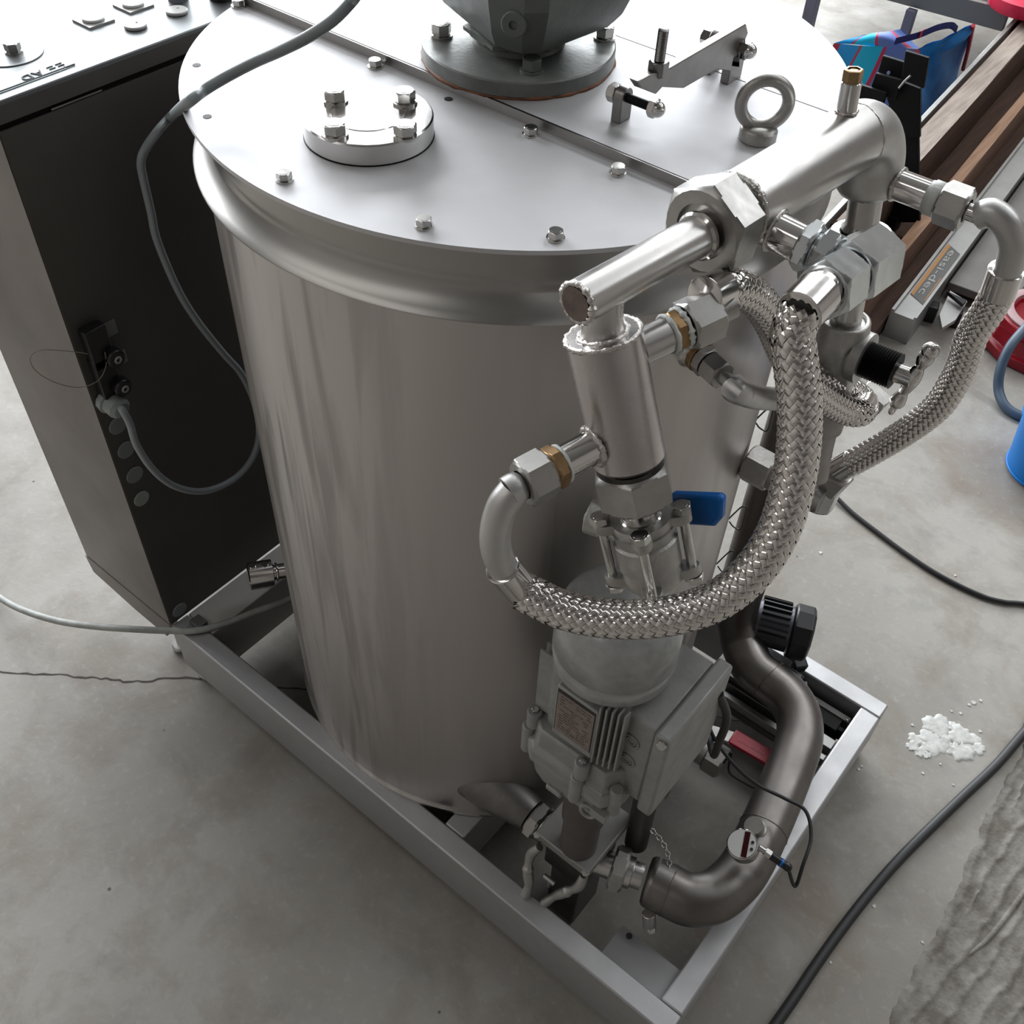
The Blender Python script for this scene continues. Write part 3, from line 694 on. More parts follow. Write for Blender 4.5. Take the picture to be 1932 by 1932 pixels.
# ================================================================== BRAIDED HOSES
def braid_mesh(P, r, n=18, pitch=None, step=0.0011):
    P, L = resample(P, step); T, A, B = frames(P); K = len(P)
    pitch = pitch or 2*PI*r/math.tan(math.radians(42))      # one turn length
    mb = MB(); wdt = 2*PI*r/n*0.36
    for dirn in (1, -1):
        for s in range(n):
            base = len(mb.v)
            for i in range(K):
                u = L*i/(K-1)/pitch
                th = 2*PI*(s/n + dirn*u); ph = math.cos(PI*2*u*n)
                off = 0.0009*ph*dirn
                tan_ang = math.atan2(2*PI*r/pitch, 1.0)*dirn
                rad = A[i]*math.cos(th)+B[i]*math.sin(th); cir = -A[i]*math.sin(th)+B[i]*math.cos(th)
                sd = (cir*math.cos(tan_ang) - T[i]*math.sin(tan_ang))
                c = P[i]+rad*(r+off)
                mb.v.append(c+sd*wdt-rad*0.00045); mb.v.append(c+rad*0.0003); mb.v.append(c-sd*wdt-rad*0.00045)
            for i in range(K-1):
                q = base+i*3
                mb.f.append((q, q+1, q+4, q+3)); mb.f.append((q+1, q+2, q+5, q+4))
    return mb
def hose(th, pts, r, n=18, sm=10):
    P = spline(pts, sm)
    mb = MB(); mb.tube(pts, r-0.0012, 16, sm); part('hose_core', mb, BRAIDC, th, 60)
    o = bpy.data.objects.new('wire_braid', make_mesh('wire_braid', braid_mesh(P, r, n), BRAID, 80, wloc(th), fixn=False)); COL.objects.link(o); o.parent = th
    o['kind'] = 'stuff'
    return o
def ferrule(th, p0, p1, r):
    mb = MB(); L_ = (V(p1)-V(p0)).length
    mb.lathe(p0, V(p1)-V(p0), [(0, r-0.0012), (0.0008, r), (L_-0.0008, r), (L_, r-0.0012)], 36); return part('ferrule', mb, POL, th, 40)

# --- main hose
x0h = 0.470
h1 = thing('braided_hose', 'thick braided steel hose looping low in front of the tank and valve', 'hose', (0.45, -0.38, 0.99), 'braided steel hoses on the pipework')
nd = ld
mb = MB(); mb.hex(lN-nd*0.002, lN+nd*0.023, 0.037, rot=0.15, bore=0.0125); part('hose_nut', mb, NUT, h1, 30)
e_1 = X(1000, 902, lo0.x+0.002); e_st = lN+nd*0.030
mb = MB(); mb.cyl(lN+nd*0.014, e_st+nd*0.004, 0.0100); part('hose_nipple', mb, POL, h1, 40)
enr = nd.cross(V((0.08, 0, -1))).normalized()
EP = lambda px, py: PL(px, py, e_st, enr)
sw = [e_st, e_st+nd*0.006, EP(972, 922), EP(948, 955), EP(935, 1000), EP(937, 1040), EP(953, 1078)]
mb = MB(); mb.tube(sw, 0.0128, 32, 10); part('swept_elbow', mb, ELBOW, h1, 60)
fA = EP(951, 1075); fB = EP(984, 1114)
fA2 = fA + (fA-fB)*0.1
ferrule(h1, fA2, fB+(fB-fA)*0.05, 0.0150)
A_ = V(fB); Bv = X(1514, 583, x0h); Mv = X(1230, 1172, 0.47); nn = (Bv-A_).cross(Mv-A_).normalized()
hp_ = [A_] + [PL(px, py, A_, nn) for px, py in [(1012, 1128), (1060, 1150), (1130, 1165), (1210, 1168), (1290, 1156), (1360, 1128), (1420, 1078), (1465, 1010), (1492, 930), (1507, 840), (1508, 750), (1500, 675), (1495, 630)]] + [Bv]
hose(h1, hp_, 0.0165, 12)
fe0 = X(1507, 592, x0h); fe1 = X(1545, 553, x0h)
ferrule(h1, fe0, fe1, 0.0185)
fd = V((0, 1, 0)); fs = X(1543, 553, x0h)
mb = MB(); nA = X(1550, 552, x0h); nB = X(1592, 522, x0h); nC = X(1652, 482, x0h)
mb.hex(nA, nB, 0.044, rot=0.25, bore=0.0185); part('hose_nut', mb, ZINC, h1, 30)
mb = MB(); mb.hex(nB+(nC-nB)*0.03, nC, 0.049, rot=0.30); part('elbow_adapter', mb, ZINC, h1, 30, label='large zinc plated hexagon adapter')
mb = MB(); mb.cyl(fe1-fd*0.002, fe1+fd*0.02, 0.0165); part('hose_nipple', mb, POL, h1, 40)

# --- second hose, from the upper port, curling behind the main hose
h2 = thing('braided_hose', 'dark braided steel hose leaving the upper port and curling behind the main hose', 'hose', (0.40, -0.1, 0.95), 'braided steel hoses on the pipework')
mb = MB(); mb.hex(uN, uN+ud*0.030, 0.038, rot=0.5, bore=0.013); part('hose_nut', mb, NUT, h2, 30)
mb = MB(); mb.cyl(uN+ud*0.02, uN+ud*0.046, 0.0115); part('hose_nipple', mb, NUT, h2, 40)
x2 = uN.x
g0 = X(1328, 560, x2+0.002); g1 = X(1362, 545, x2+0.004)
ferrule(h2, g0, g1, 0.0165)
hp2 = [g1, X(1388, 543, x2+0.008), X(1425, 562, x2+0.014), X(1455, 605, x2+0.020), X(1480, 665, x2+0.026), X(1510, 715, x2+0.040), X(1550, 750, x2+0.055), X(1590, 772, x2+0.070), X(1622, 778, x2+0.082), X(1628, 758, x2+0.070), X(1595, 732, x2+0.050), X(1550, 715, x2+0.030), X(1505, 705, x2+0.012)]
hose(h2, hp2, 0.0150, 12)

# --- third hose on the far right
h3 = thing('braided_hose', 'braided steel hose hanging free on the right from elbow to lower nut', 'hose', (0.5, 0.08, 0.8), 'braided steel hoses on the pipework')
mb = MB(); mb.hex(h3n0, h3n0+qd*0.026, 0.036, rot=0.1, bore=0.011); part('hose_nut', mb, NUT, h3, 30)
yh = e2.y
cc = h3n0+qd*0.026
mb = MB(); mb.cyl(cc-qd*0.01, cc+qd*0.016, 0.0085); mb.torus(cc+qd*0.013, qd, 0.0078, 0.0016, 32, 8); part('hose_nipple', mb, POL, h3, 40)
sw = [cc+qd*0.012, Y(1872, 402, yh), Y(1900, 425, yh+0.002), Y(1912, 462, yh+0.006), Y(1905, 500, yh+0.010), Y(1895, 520, yh+0.013)]
mb = MB(); mb.tube(sw, 0.0130, 28, 10); part('swept_elbow', mb, ELBOW, h3, 60)
y3 = yh+0.013
ferrule(h3, Y(1899, 508, y3), Y(1882, 555, y3+0.005), 0.0165)
hp3 = [Y(1883, 552, y3+0.005), Y(1865, 585, y3+0.01), Y(1835, 630, y3+0.018), Y(1818, 680, y3+0.024), Y(1800, 720, y3+0.028), Y(1768, 768, y3+0.033), Y(1715, 810, y3+0.036), Y(1650, 850, y3+0.04), Y(1600, 878, y3+0.04)]
hose(h3, hp3, 0.0155, 12)
l0 = Y(1612, 870, y3+0.04); l1 = Y(1582, 888, y3+0.04); l2 = Y(1552, 920, y3+0.04); l3 = Y(1536, 965, y3+0.04)
ferrule(h3, l0, l1+(l1-l0)*0.1, 0.0165)
mb = MB(); mb.hex(l1, l1+(l2-l1).normalized()*0.034, 0.040, rot=0.2); part('hose_nut', mb, NUT, h3, 30)
mb = MB(); mb.hex(l1+(l2-l1).normalized()*0.036, l1+(l2-l1).normalized()*0.036+V((0.0, -0.01, -0.03)), 0.042, rot=0.5); part('hose_nut', mb, ZINC, h3, 30)

# ================================================================== RISER: union nut, Y valve body, spring plunger
rv = thing('angle_relief_valve', 'cast stainless Y-pattern valve with black threaded bonnet and T-handle', 'valve', (0.43, 0.06, 1.0))
u0 = rt1; un = Y(1645, 447, u0.y)
mb = MB(); mb.hex(rt1-ex*0.012, rt1+ex*0.022, 0.060, rot=0.1, ch=0.1, bore=0.021); part('union_nut', mb, ZINC, rv, 30, label='large bright hexagon union nut')
mb = MB(); mb.lathe(rt1-ex*0.020, ex, [(0, 0.0165), (0.004, 0.020), (0.008, 0.0185), (0.014, 0.0205), (0.03, 0.0205)], 40); part('union_tail', mb, POL, rv, 40)
yv = r0.y
y0_ = rt1 + ex*0.02; y1_ = Y(1594, 612, yv); y2_ = Y(1576, 692, yv)
mb = MB(); mb.cyl(y0_, y1_+(y1_-y0_).normalized()*0.01, 0.0165); part('riser_tube', mb, PIPE, rv, 40)
dv = (y2_-y1_).normalized()
mb = MB(); mb.torus(y1_-dv*0.004, dv, 0.0235, 0.0032, 48, 10); mb.lathe(y1_-dv*0.004, dv, [(0, 0.0265), (0.010, 0.0275), (0.05, 0.0285), (0.070, 0.0265), (0.078, 0.0285), (0.084, 0.0285)], 44); part('valve_body', mb, CAST, rv, 50)
br0 = Y(1578, 655, yv); t0 = Y(1634, 678, yv); t1 = Y(1690, 702, yv); t2 = Y(1722, 713, yv); bdv = (t2-br0).normalized()
bL = ((t0-br0).length-0.0125)/0.8
mb = MB(); mb.lathe(br0, bdv, [(0, 0.0205), (bL*0.55, 0.0225), (bL*0.8, 0.0245), (bL*0.8+0.001, 0.0285), (bL*0.8+0.012, 0.0285), (bL*0.8+0.0125, 0.02)], 44); part('bonnet', mb, CAST, rv, 40)
mb = MB(); mb.lathe(t0, bdv, [((t1-t0).length*i/23.0, 0.0200 if i % 2 else 0.0180) for i in range(24)], 40); part('black_thread', mb, BLACKM, rv, 60, label='black threaded sleeve')
mb = MB(); mb.cyl(t1-bdv*0.004, t2+bdv*0.001, 0.0110, ch=0.0008); part('plunger', mb, POL, rv, 40)
hd = (Y(1748, 681, yv)-Y(1695, 762, yv)).normalized()
mb = MB(); mb.tube([t2-hd*0.044, t2-hd*0.036, t2-hd*0.022, t2, t2+hd*0.016, t2+hd*0.030, t2+hd*0.040], lambda t: 0.0052+0.0035*abs(math.sin(t*PI*3)), 16, 8)
mb.sphere(t2+hd*0.040, 0.0092, seg=20); mb.torus(t2-hd*0.046, bdv, 0.0062, 0.0028, 24, 8); part('t_handle', mb, POL, rv, 60)
# side nipple pipe carrying on down behind
lp = [Y(1580, 735, yv+0.01), Y(1562, 790, yv+0.01), Y(1548, 840, yv+0.01), Y(1538, 900, yv+0.01)]
PINKP = mat('pale_primed_pipe', (0.52, 0.50, 0.48), 0.5, 0.3, 0.1, 30)
mb = MB(); mb.tube([y2_]+lp, 0.0155, 24, 6); part('lower_pipe', mb, PINKP, rv, 50)
mb = MB(); mb.lathe(Y(1552, 812, yv+0.01), (lp[0]-lp[1]), [(0, 0.016), (0.006, 0.0215), (0.024, 0.0215), (0.034, 0.0165)], 30); part('pipe_coupling', mb, PINKP, rv, 50)
q1 = Y(1438, 885, yv+0.03); q2 = Y(1530, 935, yv+0.03); qq = (q2-q1).normalized()
mb = MB(); mb.hex(q1-qq*0.022, q1+qq*0.016, 0.046, rot=0.1); part('cross_nut', mb, CAST, rv, 30)
mb = MB(); mb.lathe(q1+qq*0.016, qq, [(0, 0.02), (0.02, 0.0235), (0.05, 0.019), ((q2-q1).length, 0.016)], 32); part('cross_pipe', mb, CAST, rv, 40)
# small valve with blue wheel behind the loop
mb = MB(); c = Y(1598, 738, yv+0.06); mb.sphere(c, 0.020, (1, 1, 0.5), ax=(0.5, -0.2, 0.8)); part('blue_cap', mb, mat('blue_cap', (0.01, 0.05, 0.33), 0.4), rv, 50, label='blue plastic cap')
mb = MB(); c = Y(1640, 748, yv+0.06); mb.hex(c-V((0.014, 0, 0)), c+V((0.018, 0.0, -0.012)), 0.034); part('rear_nut', mb, CAST, rv, 30)

# ================================================================== PUMP MOTOR (upright)
AXY = V((0.382, -0.270, 0))
def at(dx, dy, z): return V((AXY.x+dx, AXY.y+dy, z))
mo = thing('pump_motor', 'upright silver-grey geared pump motor with worn domed fan cowl', 'motor', at(0, 0, 0.27))
mr = 0.0700
mb = MB(); mb.lathe(at(0, 0, 0), (0, 0, 1), [(0.752, mr-0.006), (0.753, mr-0.001), (0.762, mr), (0.773, mr+0.0005), (0.776, mr-0.002), (0.779, mr+0.0005), (0.815, mr), (0.833, mr-0.004), (0.846, mr-0.012), (0.853, mr-0.024), (0.856, mr-0.040), (0.857, 0.0001)], 72, True, False); cw = part('fan_cowl', mb, DOME, mo, 60)
bolt(cw, at(-0.035, -0.038, 0.842), (-0.3, -0.4, 0.9), 0.008, name='cowl_screw', washer=False)
# finned body
mb = MB()
def rbox(hx, hy, z0, z1, n=6, r=0.014, cx=0, cy=0):
    pts = []
    for qx, qy, a_ in ((1, 1, 0), (-1, 1, PI/2), (-1, -1, PI), (1, -1, 1.5*PI)):
        for i in range(n+1):
            t = a_+PI/2*i/n; pts.append(((hx-r)*qx+r*math.cos(t)+cx, (hy-r)*qy+r*math.sin(t)+cy))
    return [[at(x, y, z) for x, y in pts] for z in (z0, z1)]
mb.ring_tube(rbox(0.052, 0.052, 0.62, 0.757)); part('motor_body', mb, MPAINT, mo, 30)
for k in range(5):
    x = 0.030+0.0068*k
    mb = MB(); mb.box((AXY.x+x-0.0012, AXY.y-0.066+0.002*k, 0.635), (AXY.x+x+0.0012, AXY.y-0.048, 0.752)); part('cooling_fin', mb, MPAINT, mo, None)
for k in range(6):
    y = -0.046+0.0125*k
    mb = MB(); mb.box((AXY.x-0.068, AXY.y+y-0.0012, 0.635), (AXY.x-0.048, AXY.y+y+0.0012, 0.752)); part('cooling_fin', mb, MPAINT, mo, None)
# nameplate with lettering lines
x0_, x1_ = 0.358, 0.408; yn_ = AXY.y-0.067
mb = MB(); mb.box((x0_-0.004, yn_, 0.642), (x1_+0.003, AXY.y-0.045, 0.742)); part('nameplate_pad', mb, MPAINT, mo, 30, bev=0.002)
mb = MB(); mb.box((x0_-0.0015, yn_-0.0006, 0.655), (x1_+0.001, yn_, 0.738)); part('nameplate_border', mb, INK, mo, 30)
mb = MB(); mb.box((x0_, yn_-0.0015, 0.657), (x1_, yn_-0.0005, 0.734)); npt = part('nameplate', mb, PLATE, mo, 30, label='brown-tinted rating plate')
mb = MB(); random.seed(3)
for r_ in range(13):
    zz = 0.728-r_*0.0053; xq = x0_+0.004
    while xq < x1_-0.006:
        l_ = random.uniform(0.002, 0.008)
        if random.random() < 0.7: mb.box((xq, yn_-0.0018, zz), (min(xq+l_, x1_-0.003), yn_-0.0014, zz+0.0016))
        xq += l_+0.0016
part('plate_print', mb, mat('plate_print', (0.14, 0.11, 0.10), 0.6), npt, None)
# terminal box
mb = MB()
tb = [(0.4185, -0.312), (0.4185, -0.190), (0.472, -0.190), (0.472, -0.312)]
def tbr(z, s=1.0):
    cx = sum(p[0] for p in tb)/4; cy = sum(p[1] for p in tb)/4
    return [V((cx+(x-cx)*s, cy+(y-cy)*s, z)) for x, y in tb]
mb.ring_tube([tbr(0.575), tbr(0.735)]); tbx = part('terminal_box', mb, MPAINT, mo, 20, bev=0.004)
mb = MB(); mb.box((0.472, -0.318, 0.570), (0.492, -0.184, 0.742)); part('terminal_lid', mb, MPAINT, tbx, 20, bev=0.004)
bolt(tbx, (0.484, -0.319, 0.735), (0.2, -0.8, 0.4), 0.010, name='lid_screw', washer=False)
for zc in (0.690, 0.648):
    mb = MB(); mb.torus((0.445, -0.3125, zc), (0, 1, 0), 0.010, 0.0018, 28, 8); mb.torus((0.445, -0.3125, zc), (0, 1, 0), 0.006, 0.0012, 24, 8); part('cable_knockout', mb, MPAINT, tbx, 50)
# gear housing
def gring(z, s, dx=0.0, dy=0.0):
    poly = [(-0.062, -0.050), (-0.045, -0.066), (0.050, -0.064), (0.066, -0.040), (0.066, 0.045), (0.045, 0.062), (-0.045, 0.062), (-0.066, 0.040)]
    return [at(x*s+dx, y*s+dy, z) for x, y in poly]
mb = MB(); mb.ring_tube([gring(0.487, 0.70), gring(0.497, 0.88), gring(0.525, 1.0), gring(0.555, 1.06), gring(0.560, 1.13), gring(0.585, 1.13), gring(0.590, 1.03), gring(0.625, 1.0)]); gh = part('gear_housing', mb, MPAINT, mo, 25, bev=0.003)
for (x, y) in ((-0.068, -0.056), (-0.073, -0.01), (0.02, -0.073), (0.066, -0.056), (0.074, 0.02)):
    mb = MB(); mb.cyl(at(x, y, 0.545), at(x, y, 0.600), 0.0085, ch=0.0015, seg=20); part('housing_lug', mb, MPAINT, gh, 40)
for (x, y, z) in ((-0.064, -0.052, 0.632), (0.022, -0.070, 0.632)):
    mb = MB(); mb.cyl(at(x, y, z-0.03), at(x, y, z), 0.0095, ch=0.001, seg=20); part('housing_lug', mb, MPAINT, gh, 40)
    bolt(gh, at(x, y, z), (0, 0, 1), 0.0085, name='socket_screw', washer=False)
mb = MB(); mb.torus(at(0.040, -0.069, 0.530), (0.15, -1, 0.2), 0.0095, 0.0030, 28, 8); mb.box((AXY.x+0.045, AXY.y-0.074, 0.536), (AXY.x+0.066, AXY.y-0.062, 0.552)); part('vent_plug', mb, MPAINT, gh, 40)
mb = MB(); mb.box((AXY.x-0.028, AXY.y-0.066, 0.500), (AXY.x-0.004, AXY.y-0.058, 0.510)); part('casting_rib', mb, MPAINT, gh, 30, bev=0.002)
# lantern neck
mb = MB(); mb.lathe(at(0, 0, 0), (0, 0, 1), [(0.27, 0.0275), (0.36, 0.0270), (0.362, 0.0310), (0.49, 0.0320)], 48); part('lantern_neck', mb, mat('dull_lantern', (0.13, 0.115, 0.11), 0.45, 0.4, 0.15, 25), mo, 40)

# ================================================================== PUMP
pu = thing('dosing_pump', 'square-topped stainless pump head under the upright motor', 'pump', (0.372, -0.243, 0.0))
mb = MB(); mb.box((0.3225, -0.2975, 0.252), (0.4205, -0.182, 0.270)); part('top_plate', mb, mat('matte_plate', (0.36, 0.36, 0.35), 0.5, 0.6, 0.1, 30), pu, 30, bev=0.002)
mb = MB(); mb.box((0.335, -0.285, 0.17), (0.410, -0.195, 0.252)); part('pump_block', mb, mat('dark_pump_casting', (0.14, 0.135, 0.125), 0.45, 0.7, 0.2, 30), pu, 30, bev=0.004)
mb = MB(); mb.box((0.345, -0.275, 0.0), (0.40, -0.205, 0.17)); part('pedestal', mb, TROL, pu, 30, bev=0.003)
for q in ((0.326, -0.293), (0.416, -0.293), (0.416, -0.187)):
    bolt(pu, (q[0], q[1]-0.003 if q[1] < -0.2 else q[1], 0.262), (0, -0.3, 0.95), 0.010, washer=False)
for pts in ([(1018, 1598), (1002, 1612), (996, 1640), (998, 1668), (992, 1690)], [(1102, 1652), (1092, 1672), (1070, 1682), (1048, 1690), (1028, 1702)]):
    P_ = [Z(px, py, 0.245-0.024*i) for i, (px, py) in enumerate(pts)]
    mb = MB(); mb.tube(P_, lambda t: 0.0062+0.0020*abs(math.sin(t*PI*2.5)), 14, 6); mb.sphere(P_[-1], 0.0078, seg=16, n=8); mb.sphere(P_[2], 0.0090, seg=16, n=8); part('clamp_lever', mb, CAST, pu, 60)
mb = MB(); c = Z(1035, 1670, 0.17); mb.cyl(c, c+V((0, 0, 0.02)), 0.004, seg=14); mb.cyl(c+V((-0.010, 0, 0.02)), c+V((0.010, 0, 0.02)), 0.004, seg=14); part('wing_screw', mb, CAST, pu, 40)
# chain to the lever
P_ = spline([Z(1200, 1548, 0.26), Z(1225, 1562, 0.255), Z(1250, 1590, 0.25), Z(1262, 1620, 0.245), Z(1262, 1650, 0.24)], 6)
P_, L_ = resample(P_, 0.0062); mb = MB()
for i, p in enumerate(P_[:-1]):
    d_ = (P_[i+1]-p).normalized(); a_, b_ = frame_of(d_); ax_ = a_ if i % 2 else b_
    mb.torus((p+P_[i+1])/2, ax_, 0.0036, 0.0011, 12, 6)
part('retaining_chain', mb, CAST, pu, 60)

# ================================================================== DRAIN PIPE
zd = 0.21; DR = 0.0385
dp = thing('drain_pipe', 'wide dull stainless drain pipe in an S-bend above the right frame beam', 'pipe', (0.53, 0.0, zd-DR))
c0 = Z(1243, 1668, zd)
w1 = Z(1150, 1632, zd); wd = (Z(1225, 1660, zd)-w1).normalized()
mb = MB(); mb.cyl(w1-wd*0.035, w1+wd*0.015, 0.021); part('discharge_tube', mb, STEEL, dp, 40)
mb = MB(); mb.hex(w1+wd*0.004, w1+wd*0.027, 0.062, rot=0.2, bore=0.022); part('union_nut', mb, CAST, dp, 30)
mb = MB(); mb.lathe(w1+wd*0.024, wd, [(0, 0.024), (0.012, 0.024), (0.013, 0.020), (0.028, 0.020)], 40); part('union_tail', mb, STEEL, dp, 40)
path = [Z(1232, 1665, zd), Z(1262, 1680, zd), Z(1300, 1697, zd), Z(1345, 1692, zd), Z(1385, 1662, zd), Z(1412, 1625, zd), Z(1440, 1568, zd), Z(1468, 1505, zd), Z(1492, 1445, zd), Z(1508, 1395, zd), Z(1506, 1350, zd), Z(1484, 1312, zd), Z(1450, 1283, zd), Z(1420, 1257, zd+0.006)]
vx, vy = 0.336, 0.250
path += [V((0.366, 0.242, zd+0.018)), V((0.343, 0.250, zd+0.055)), V((vx, vy, zd+0.10)), V((vx, vy, zd+0.15)), V((vx, vy, zd+0.22)), V((vx, vy, 0.6)), V((vx, vy, 0.95))]
mb = MB(); mb.lathe(path[0]-wd*0.012, wd, [(0, DR*0.55), (0.001, DR*0.86), (0.005, DR*0.97), (0.012, DR)], 56, True, False); mb.tube(path, DR, 56, 8); part('pipe_run', mb, DRAIN, dp, 60)
for (px, py) in ((1256, 1678), (1380, 1665), (1440, 1568)):
    pass
cdir = V((0, -1, 0))
for i, pth in ((1, 0.0),):
    T, A, B = frames(path); mb = MB(); mb.torus(path[1], T[1], DR, 0.0011, 64, 6, jit=0.3); part('weld_bead', mb, DRAIN, dp, 60)
T, A, B = frames(path)
mb = MB(); mb.torus(path[6], T[6], DR, 0.0009, 64, 6, jit=0.3); part('weld_bead', mb, DRAIN, dp, 60)
mb = MB(); mb.torus(path[12], T[12], DR, 0.0011, 64, 6, jit=0.3); part('weld_bead', mb, DRAIN, dp, 60)
c = Z(1222, 1740, zd-0.03)
mb = MB(); mb.cyl(c+V((-0.004, 0.004, 0.02)), c+V((0.004, 0.0, -0.004)), 0.010, ch=0.001); mb.hex(c+V((0.004, 0, -0.004)), c+V((0.010, -0.004, -0.012)), 0.016); part('bleed_plug', mb, STEEL, dp, 40)

# pressure sensor on the drain pipe
zs = zd+DR+0.022
s_c = Z(1400, 1592, zs+0.03)
ps = thing('pressure_sensor', 'round pressure sensor with white face and dark display on the drain pipe', 'sensor', (s_c.x, s_c.y, zd+DR))
fn = (CAM - s_c).normalized(); fn = (fn+V((-0.25, 0.1, 0.15))).normalized()
xr = (Z(1412, 1600, zs)-Z(1395, 1570, zs)); 
mb = MB(); base = Z(1432, 1568, zd+0.030); mb.lathe(base-V((0, 0, 0.01)), (-0.35, -0.25, 1), [(0, 0.017), (0.016, 0.017), (0.018, 0.0145), (0.030, 0.0145)], 28); part('sensor_base', mb, mat('pale_fitting', (0.50, 0.48, 0.44), 0.4, 0.7, 0.2, 50), ps, 40)
mb = MB(); mb.cyl(s_c-fn*0.026, s_c, 0.0225, ch=0.0012, seg=48); sb = part('sensor_body', mb, POL, ps, 40)
M_ = basis(s_c, (RX*0.72+RY*-0.70), (RX*-0.70-RY*0.72)); M_ = basis(s_c, (RX*0.84+RY*0.25), (-RY+RX*0.3))
Mx = Matrix.Translation(s_c) @ Matrix((lambda zc, xc: (xc, zc.cross(xc), zc))(fn, (V((RX*0.95+RY*0.32)) - fn*V((RX*0.95+RY*0.32)).dot(fn)).normalized())).transposed().to_4x4()
pts = [Mx @ V((0.0205*math.cos(t), 0.0205*math.sin(t), 0.0006)) for t in [2*PI*i/40 for i in range(40)]]
mb = MB(); mb.add(pts, [tuple(range(40))]); part('sensor_face', mb, WHITE, sb, None)
mb = MB(); mb.box((0.0015, -0.0185, 0.0008), (0.0095, 0.0185, 0.0014), Mx); part('display', mb, DISP, sb, None, label='dark red display strip')
for yy in (-0.005, 0.005):
    mb = MB(); mb.cyl(Mx @ V((0.0148, yy, 0.0006)), Mx @ V((0.0148, yy, 0.0020)), 0.0023, seg=14); part('push_button', mb, INK, sb, 30)
cn0 = Z(1432, 1598, zs+0.02); cn1 = Z(1495, 1642, zs+0.01); cd_ = (cn1-cn0).normalized()
mb = MB(); mb.cyl(cn0, cn0+cd_*0.010, 0.0045, seg=16); mb.hex(cn0+cd_*0.010, cn0+cd_*0.020, 0.012); part('connector_nut', mb, STEEL, ps, 30)
mb = MB(); mb.cyl(cn0+cd_*0.020, cn0+cd_*0.046, 0.0062, seg=16, ch=0.001); mb.sphere(cn0+cd_*0.048, 0.0068, seg=14, n=8); part('connector', mb, BLACKP, ps, 40)
mb = MB(); mb.cyl(cn0+cd_*0.036, cn0+cd_*0.039, 0.0068, seg=16); part('blue_ring', mb, BLUE, ps, 30, label='blue ring')
# its black lead
zl = 0.30
pts = [cn0+cd_*0.048, Z(1500, 1672, zs-0.03), Z(1515, 1632, zs), Z(1530, 1580, zs+0.01), Z(1520, 1530, zs+0.02), Z(1480, 1506, zs+0.02), Z(1432, 1482, zs+0.03), Z(1390, 1448, 0.33), Z(1352, 1400, 0.35), Z(1335, 1362, 0.38), Z(1322, 1320, 0.42)]
mb = MB(); mb.tube(pts, 0.0028, 10, 8); single('sensor_lead', mb, RUBBER, 'thin black sensor lead crossing over the wide drain pipe', 'cable')

# ================================================================== RED HANDLED VALVE
rvx = thing('drain_ball_valve', 'small ball valve with red lever behind the drain pipe bend', 'valve', (0.47, 0.0, 0.20))
a_ = Z(1292, 1396, 0.125); b_ = Z(1362, 1440, 0.125); dd = (b_-a_).normalized()
mb = MB(); mb.cyl(a_-dd*0.02, a_+dd*0.045, 0.024); part('valve_body', mb, CAST, rvx, 40)
mb = MB(); mb.hex(a_+dd*0.045, a_+dd*0.078, 0.052, rot=0.3); part('valve_nut', mb, CAST, rvx, 30)
mb = MB(); mb.lathe(a_-dd*0.03, dd, [(0, 0.027), (0.006, 0.029), (0.012, 0.029), (0.016, 0.024)], 36); part('valve_collar', mb, CAST, rvx, 40)
c = Z(1325, 1382, 0.165); mb = MB(); mb.hex(c-V((0, 0, 0.028)), c+V((0, 0, 0.004)), 0.024); part('valve_stem', mb, BLACKM, rvx, 30)
l0_ = Z(1340, 1378, 0.160); l1_ = Z(1380, 1392, 0.160); l2_ = Z(1490, 1456, 0.160); ldv = (l2_-l1_).normalized(); ln_ = V((0, 0, 1)).cross(ldv)
mb = MB(); mb.prism([l0_+ln_*0.010, l0_-ln_*0.010, l1_-ln_*0.0125, l1_+ln_*0.0125], (0, 0, 0.003)); part('lever_arm', mb, CAST, rvx, 30, bev=0.001)
mb = MB(); mb.prism([l1_+ln_*0.0155, l1_-ln_*0.0155, l2_-ln_*0.0155, l2_+ln_*0.0155], (0, 0, 0.008)); lg_ = part('lever_grip', mb, RED, rvx, 30, bev=0.002, label='red vinyl lever grip')
mb = MB(); random.seed(5); xq = 0.012
while xq < 0.06:
    l_ = random.uniform(0.0015, 0.004)
    mb.prism([l1_+ldv*xq+ln_*0.003+V((0, 0, 0.0082)), l1_+ldv*xq-ln_*0.003+V((0, 0, 0.0082)), l1_+ldv*(xq+l_)-ln_*0.003+V((0, 0, 0.0082)), l1_+ldv*(xq+l_)+ln_*0.003+V((0, 0, 0.0082))], (0, 0, 0.0003)); xq += l_+0.0012
part('grip_print', mb, mat('pink_print', (0.6, 0.12, 0.16), 0.6), lg_, None)
# wires near the terminal box and small tie
mb = MB(); mb.tube([V((0.49, -0.20, 0.70)), V((0.500, -0.17, 0.62)), V((0.49, -0.13, 0.50)), V((0.475, -0.08, 0.38)), Z(1335, 1372, 0.33)], 0.0055, 12, 8)
single('motor_cable', mb, RUBBER, 'short black motor cable dropping behind the terminal box', 'cable')
mb = MB(); mb.tube([Z(1365, 1440, 0.22), Z(1380, 1420, 0.24), Z(1375, 1455, 0.2), Z(1400, 1475, 0.16), Z(1430, 1488, 0.12), Z(1480, 1488, 0.1)], 0.0018, 8, 8)
single('thin_sense_wire', mb, RUBBER, 'very thin dark wire arcing from the small valve towards the drain pipe', 'wire')
